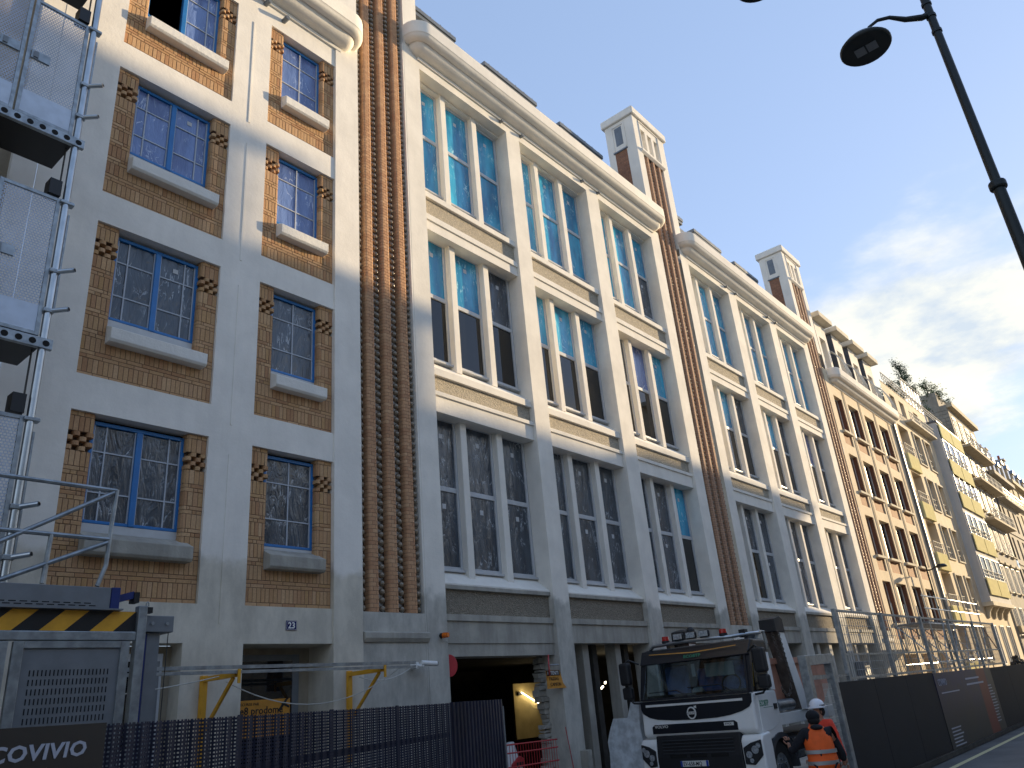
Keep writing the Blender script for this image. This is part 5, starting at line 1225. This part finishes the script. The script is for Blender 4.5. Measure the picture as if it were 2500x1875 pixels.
def person(base, facing, h, label, lhand, rhand, legs, jacket, trousers, lean=0.):
    """facing: unit vector (x,y); hands given as world points"""
    P_ = thing('person', base, label, 'person'); B_ = Vector(base); f = Vector((facing[0], facing[1], 0)).normalized(); r = Vector((f.y, -f.x, 0))
    k = h/1.75
    def q(fr, rt, z): return B_+f*(fr*k)+r*(rt*k)+Vector((0, 0, z*k))
    pel = q(0, 0, .95); spine = q(.0, 0, 1.15); ch = q(lean, 0, 1.35); nk = q(lean+.01, 0, 1.50); hd0 = q(lean+.03, 0, 1.60); hd1 = q(lean+.03, 0, 1.70)
    shL = q(lean, -.19, 1.43); shR = q(lean, .19, 1.43)
    def elbow(s, hnd, side):
        mid = (s+hnd)/2; d = (hnd-s).length; off = math.sqrt(max(.0, (.29*k)**2-(d/2)**2)); return mid+Vector((0, 0, -off*.8))+r*(side*off*.5)
    lh, rh = Vector(lhand), Vector(rhand); eL = elbow(shL, lh, -1); eR = elbow(shR, rh, 1)
    hipL = q(0, -.1, .9); hipR = q(0, .1, .9); knL = q(.03+legs*.1, -.11, .5); knR = q(.03-legs*.1, .11, .5); anL = q(legs*.05, -.12, .09); anR = q(-legs*.15, .12, .09); toL = q(legs*.05+.16, -.13, .04); toR = q(-legs*.15+.16, .13, .04)
    V = [pel, spine, ch, nk, hd0, hd1, shL, eL, lh, shR, eR, rh, hipL, knL, anL, toL, hipR, knR, anR, toR]
    E_ = [(0, 1), (1, 2), (2, 3), (3, 4), (4, 5), (2, 6), (6, 7), (7, 8), (2, 9), (9, 10), (10, 11), (0, 12), (12, 13), (13, 14), (14, 15), (0, 16), (16, 17), (17, 18), (18, 19)]
    Ra_ = [(.15, .11), (.14, .105), (.16, .11), .055, (.075, .09), (.07, .085), (.045, .045), (.034, .034), .03, (.045, .045), (.034, .034), .03, .085, .06, .042, .04, .085, .06, .042, .04]
    Ra_ = [tuple(v*k for v in x) if isinstance(x, tuple) else x*k for x in Ra_]
    # fingers: five short chains rooted in each palm
    for hnd, el in ((lh, eL), (rh, eR)):
        d = (hnd-el).normalized(); s_ = d.cross(Vector((0, 0, 1))).normalized(); u = s_.cross(d)
        i0 = len(V); V.append(hnd+d*.05*k); Ra_.append((.04*k, .02*k)); E_.append((8 if hnd is lh else 11, i0))
        for j, (o_, L, spread) in enumerate(((-.03, .07, -.01), (-.01, .08, 0), (.01, .075, 0), (.03, .06, .01))):
            a = hnd+d*.075*k+s_*o_*k; b = a+d*L*.55*k+s_*spread*k-u*.01*k; c_ = b+d*L*.4*k-u*.03*k; i1 = len(V); V += [a, b, c_]; Ra_ += [.0095*k, .009*k, .0075*k]; E_ += [(i1, i1+1), (i1+1, i1+2)]
        a = hnd+d*.02*k-s_*.03*k; b = a+d*.035*k-s_*.03*k; c_ = b+d*.03*k-s_*.008*k; i1 = len(V); V += [a, b, c_]; Ra_ += [.011*k, .0105*k, .009*k]; E_ += [(i1, i1+1), (i1+1, i1+2)]
    body = skinmesh('body', V, E_, Ra_, 'skin', P_)
    for i in range(20, len(V)): 
        pass
    roots = set(); par_ = {}
    seen = set()
    adj = {i: [] for i in range(len(V))}
    for a, b in E_: adj[a].append(b); adj[b].append(a)
    for i in range(len(V)):
        if i in seen: continue
        body.data.skin_vertices[0].data[i].use_root = True; st_ = [i]
        while st_:
            c_ = st_.pop()
            if c_ in seen: continue
            seen.add(c_); st_ += adj[c_]
    # face: nose, eyes, ears
    ns = MB(); fc = hd0+f*.09*k
    ns.sphere(fc+f*.012*k-Vector((0, 0, .005)), .018*k, 8, 6, (1, 1, 1.5)); ns.build('nose', 'skin', body)
    for s_ in (-1, 1): MB().sphere(hd0+f*.082*k+r*(s_*.032*k)+Vector((0, 0, .03*k)), .011*k, 8, 6).build('eye', 'hair_dark', body); MB().sphere(hd0+r*(s_*.08*k)+Vector((0, 0, .01)), .028*k, 8, 6, (.5, .5, 1)).build('ear', 'skin', body)
    bxm = MB().sphere(fc-Vector((0, 0, .05*k))-f*.004, .02*k, 8, 6, (1, 1, .35)).build('mouth', 'skin', body)
    # jacket and trousers follow the body
    jv = [q(0, 0, .88), pel, spine, ch, q(lean, 0, 1.47), shL, eL, lh.lerp(eL, .12), shR, eR, rh.lerp(eR, .12)]
    skinmesh('jacket', jv, [(0, 1), (1, 2), (2, 3), (3, 4), (3, 5), (5, 6), (6, 7), (3, 8), (8, 9), (9, 10)], [tuple(v*k for v in t_) for t_ in ((.185, .135), (.18, .135), (.175, .13), (.19, .135), (.085, .08), (.085, .085), (.066, .066), (.05, .05), (.085, .085), (.066, .066), (.05, .05))], jacket, P_, root=1)
    tv = [q(0, 0, .97), hipL, knL, anL, hipR, knR, anR]
    skinmesh('trousers', tv, [(0, 1), (1, 2), (2, 3), (0, 4), (4, 5), (5, 6)], [tuple(v*k for v in t_) for t_ in ((.16, .125), (.11, .11), (.085, .085), (.07, .07), (.11, .11), (.085, .085), (.07, .07))], trousers, P_)
    return P_, q, f, r, k, hd1
def vest(P_, q, mat, z0, z1, bands, lean):
    """sleeveless shell round the torso: rings of an ellipse, arm holes left by narrowing"""
    prof = [(z0, .238, .185), (z0+.12, .234, .182), (1.1, .22, .162), (1.25, .225, .165), (1.34, .222, .165), (1.42, .19, .15), (1.49, .135, .115), (1.53, .085, .09)]
    def ring(z, a, b):
        l_ = lean*max(0, (z-1.15)/.2) if z < 1.35 else lean
        return [q(l_+b*math.sin(t_)*(1+.05*math.sin(3*t_+z*9)), a*math.cos(t_)*(1+.03*math.sin(5*t_+z*14)), z) for t_ in [2*math.pi*i/28 for i in range(28)]]
    v_ = MB().loft([ring(*p) for p in prof], cap=False).build('vest', mat, P_, smooth=True)
    s_ = v_.modifiers.new('sol', 'SOLIDIFY'); s_.thickness = .008
    for zb in bands: MB().loft([ring(zb, .241, .188), ring(zb+.055, .24, .187)], cap=False).build('reflective_band', 'reflective', v_, smooth=True)
    return v_
p1b = (13.28, -5.88, .0)
fa = Vector((.82, .57))
P1, q1, f1, r1, k1, h1 = person(p1b, fa, 1.74, 'person in an orange high-visibility vest and dark cap seen from behind, reaching towards the truck', (13.12, -5.45, 1.26), (13.56, -6.1, .95), .6, 'cloth_black', 'cloth_black', .04)
vest(P1, q1, 'hi_vis_orange', .90, 1.53, (.97, 1.13), .04)
hc = q1(.06, 0, 1.665)
MB().sphere(hc, .108*k1, 16, 10, (1, 1, .85)).build('cap', 'cloth_black', P1, smooth=True)
MB().sphere(q1(.055, 0, 1.60), .095*k1, 14, 8, (1, 1, .8)).build('hair', 'hair_dark', P1, smooth=True); MB().sphere(q1(-.04, 0, 1.50), .09*k1, 14, 8, (1.1, 1.1, .5)).build('hood', 'cloth_black', P1, smooth=True)
p2b = (15.2, -5.27, .0)
P2, q2, f2, r2, k2, h2 = person(p2b, (-.75, .3), 1.78, 'person in a white hard hat and red-orange reflective jacket facing the worker in the vest', (15.2, -5.55, .84), (15.0, -4.98, .95), .3, 'hi_vis_red', 'cloth_black', .02)
hm = MB()
hm.sphere(q2(.04, 0, 1.71), .135*k2, 20, 12, (1.05, 1, .95)); hc2 = q2(.04, 0, 1.71); hm.v = [(x, y, max(z, hc2.z-.02)) for x, y, z in hm.v]
hel = hm.build('helmet', 'helmet_white', P2, smooth=True); MB().cyl(hc2-Vector((0, 0, .03))+f2*.03, hc2-Vector((0, 0, .015))+f2*.03, .155*k2, 24).build('brim', 'helmet_white', hel)
MB().cyl(hc2+Vector((0, 0, .0)), hc2+Vector((0, 0, .02)), .1365*k2, 24).build('helmet_band', 'truck_black', hel)
MB().sphere(q2(.0, 0, 1.62), .095*k2, 14, 8).build('hair', 'hair_dark', P2, smooth=True)
for z_ in (1.02, 1.2): MB().loft([[q2(.02+(.155)*math.sin(t_), .205*math.cos(t_), z) for t_ in [2*math.pi*i/28 for i in range(28)]] for z in (z_, z_+.05)], cap=False).build('reflective_band', 'reflective', P2, smooth=True)

# ------------------------------------------------------------------ street lamps
def luminaire(par, c, r):
    c = Vector(c); pr = [(0, .13), (.09, .125), (.2, .10), (r*.85, .05), (r, .0), (r, -.03), (r*.96, -.045), (0, -.045)]
    m_ = MB(); m_.loft([[(c.x+a*math.cos(t_), c.y+a*math.sin(t_), c.z+z) for t_ in [2*math.pi*i/32 for i in range(32)]] for a, z in [(max(a, .004), z) for a, z in pr]], cap=True)
    L_ = m_.build('luminaire', 'lamp_dark', par, smooth=True)
    g = .085
    for dx in (-.07, .07): bx('led_panel', 'paint_grey', L_, c.x-.075, c.x+.075, c.y+dx-.06, c.y+dx+.06, c.z-.052, c.z-.0455)
    return L_
def lamp(base, hpost, zj, head, label, collar, second=None):
    L_ = thing('street_lamp', base, label, 'street lamp', None); x, y, z0 = base
    MB().cyl((x, y, z0), (x, y, z0+1.0), .11, 18).build('base', 'lamp_dark', L_, smooth=True); MB().cyl((x, y, z0+1.0), (x, y, collar), .068, 18, .062).build('shaft', 'lamp_dark', L_, smooth=True)
    MB().cyl((x, y, collar-.05), (x, y, collar+.05), .09, 18).build('collar', 'lamp_dark', L_, bevel=.02); MB().cyl((x, y, collar), (x, y, hpost), .052, 16, .042).build('upper_shaft', 'lamp_dark', L_, smooth=True)
    h_ = Vector(head); j = Vector((x, y, zj)); d = Vector((h_.x-x, h_.y-y, 0)); L = d.length; d.normalize()
    arm = MB().tube([j, j+d*L*.12+Vector((0, 0, -.04)), j+d*L*.35+Vector((0, 0, -.02)), j+d*L*.55+Vector((0, 0, .06)), j+d*L*.72+Vector((0, 0, .05)), j+d*L*.86+Vector((0, 0, -.03)), Vector((h_.x, h_.y, h_.z+.12))-d*.16], [.045, .04, .034, .024, .022, .022, .03], 10).build('arm', 'lamp_dark', L_, smooth=True)
    for dz in (-.3, -.05, .15): MB().cyl((x, y, zj+dz-.02), (x, y, zj+dz+.02), .058, 16).build('clamp', 'lamp_dark', L_)
    luminaire(L_, head, .3)
    if second:
        s_ = Vector(second); MB().tube([(x, y, hpost-.3), (x, y+.4, s_.z+.4), (s_.x, s_.y-.3, s_.z+.35), (s_.x, s_.y, s_.z+.1)], .03, 8).build('arm', 'lamp_dark', L_, smooth=True); luminaire(L_, second, .34)
    return L_
lamp((9.2, -10.8, .12), 12.4, 9.68, (8.76, -10.07, 9.36), 'dark street lamp post with swan-neck arm against the sky', 7.08, (9.1, -9.0, 11.66))
lamp((48.1, -.5, .12), 7.6, 7.2, (47.85, -1.3, 7.25), 'slim street lamp by the tan building casting its shadow on the wall', 5.2)

# ------------------------------------------------------------------ roof terrace planting
def leafmat(name, c):
    t = NT(name); oi = t.n('ShaderNodeNewGeometry').outputs['Random Per Island']; t.col(t.mix(oi, mul(c, .55), mul(c, 1.5))); t.set(.6, 0, .3)
leafmat('leaf_dark', S(58, 76, 50)); leafmat('leaf_light', S(92, 104, 62)); simple('bark', S(84, 70, 56), .9)
def tree(x, y, zb, h, rx, mat, label, kind, seed):
    random.seed(seed); T_ = thing('tree', (x, y, zb), label, 'tree', 'trees on the roof terrace')
    tp = [(x, y, zb)]+[(x+random.uniform(-.1, .1)*i, y, zb+h*.9*i/4) for i in range(1, 5)]
    MB().tube(tp, [.12, .1, .08, .05, .02], 7).build('trunk', 'bark', T_)
    lv = MB(); br = MB()
    cl = []
    n = 26
    for i in range(n):
        t_ = random.uniform(.25, 1.0); w = rx*(1.05-t_*.75 if kind == 'fir' else math.sin(math.pi*min(1, t_*.8+.15)))*random.uniform(.5, 1); a = random.uniform(0, 6.28)
        e = Vector((x+w*math.cos(a), y+w*.7*math.sin(a), zb+h*t_+random.uniform(-.1, .15))); s_ = Vector((x, y, zb+h*t_*.8)); br.tube([s_, s_.lerp(e, .5)+Vector((0, 0, .08)), e], [.03, .02, .008], 5); cl.append(e)
        for k in range(70):
            f_ = random.uniform(.35, 1.1); p = s_.lerp(e, f_)+Vector((random.gauss(0, .16), random.gauss(0, .16), random.gauss(0, .12)))
            d = Vector((random.gauss(0, 1), random.gauss(0, 1), random.gauss(0, .5))).normalized(); u = d.orthogonal().normalized(); L = random.uniform(.08, .17)*(1.4 if kind == 'fir' else 1); ww = L*(.22 if kind == 'fir' else .45)
            lv.add([p-d*L/2, p+u*ww, p+d*L/2, p-u*ww], [(0, 1, 2, 3)])
    br.build('branches', 'bark', T_); lv.build('crown', mat, T_)
tree(67.5, 1.5, 21.8, 4.4, 1.9, 'leaf_dark', 'dark conifer like tree standing tallest behind the terrace screen', 'fir', 1)
tree(63.6, 1.9, 20.9, 2.4, 1.2, 'leaf_dark', 'small dark shrub tree beside the tall terrace conifer', 'bush', 2)
tree(71.0, 1.6, 21.4, 3.2, 1.4, 'leaf_light', 'lighter green bushy tree at the end of the terrace screen', 'bush', 3)
tree(77.5, 1.6, 23.9, 3.2, 2.0, 'leaf_light', 'loose leafed tree above the rubble gable', 'bush', 4)
tree(80.9, 1.7, 24.0, 3.0, 1.9, 'leaf_dark', 'spreading dark shrub tree on the stone building roof', 'bush', 5)
bx('terrace_floor', 'grey_stone', Eb, 62.2, 74.9, 1.2, 5, 19.4, 21.9)
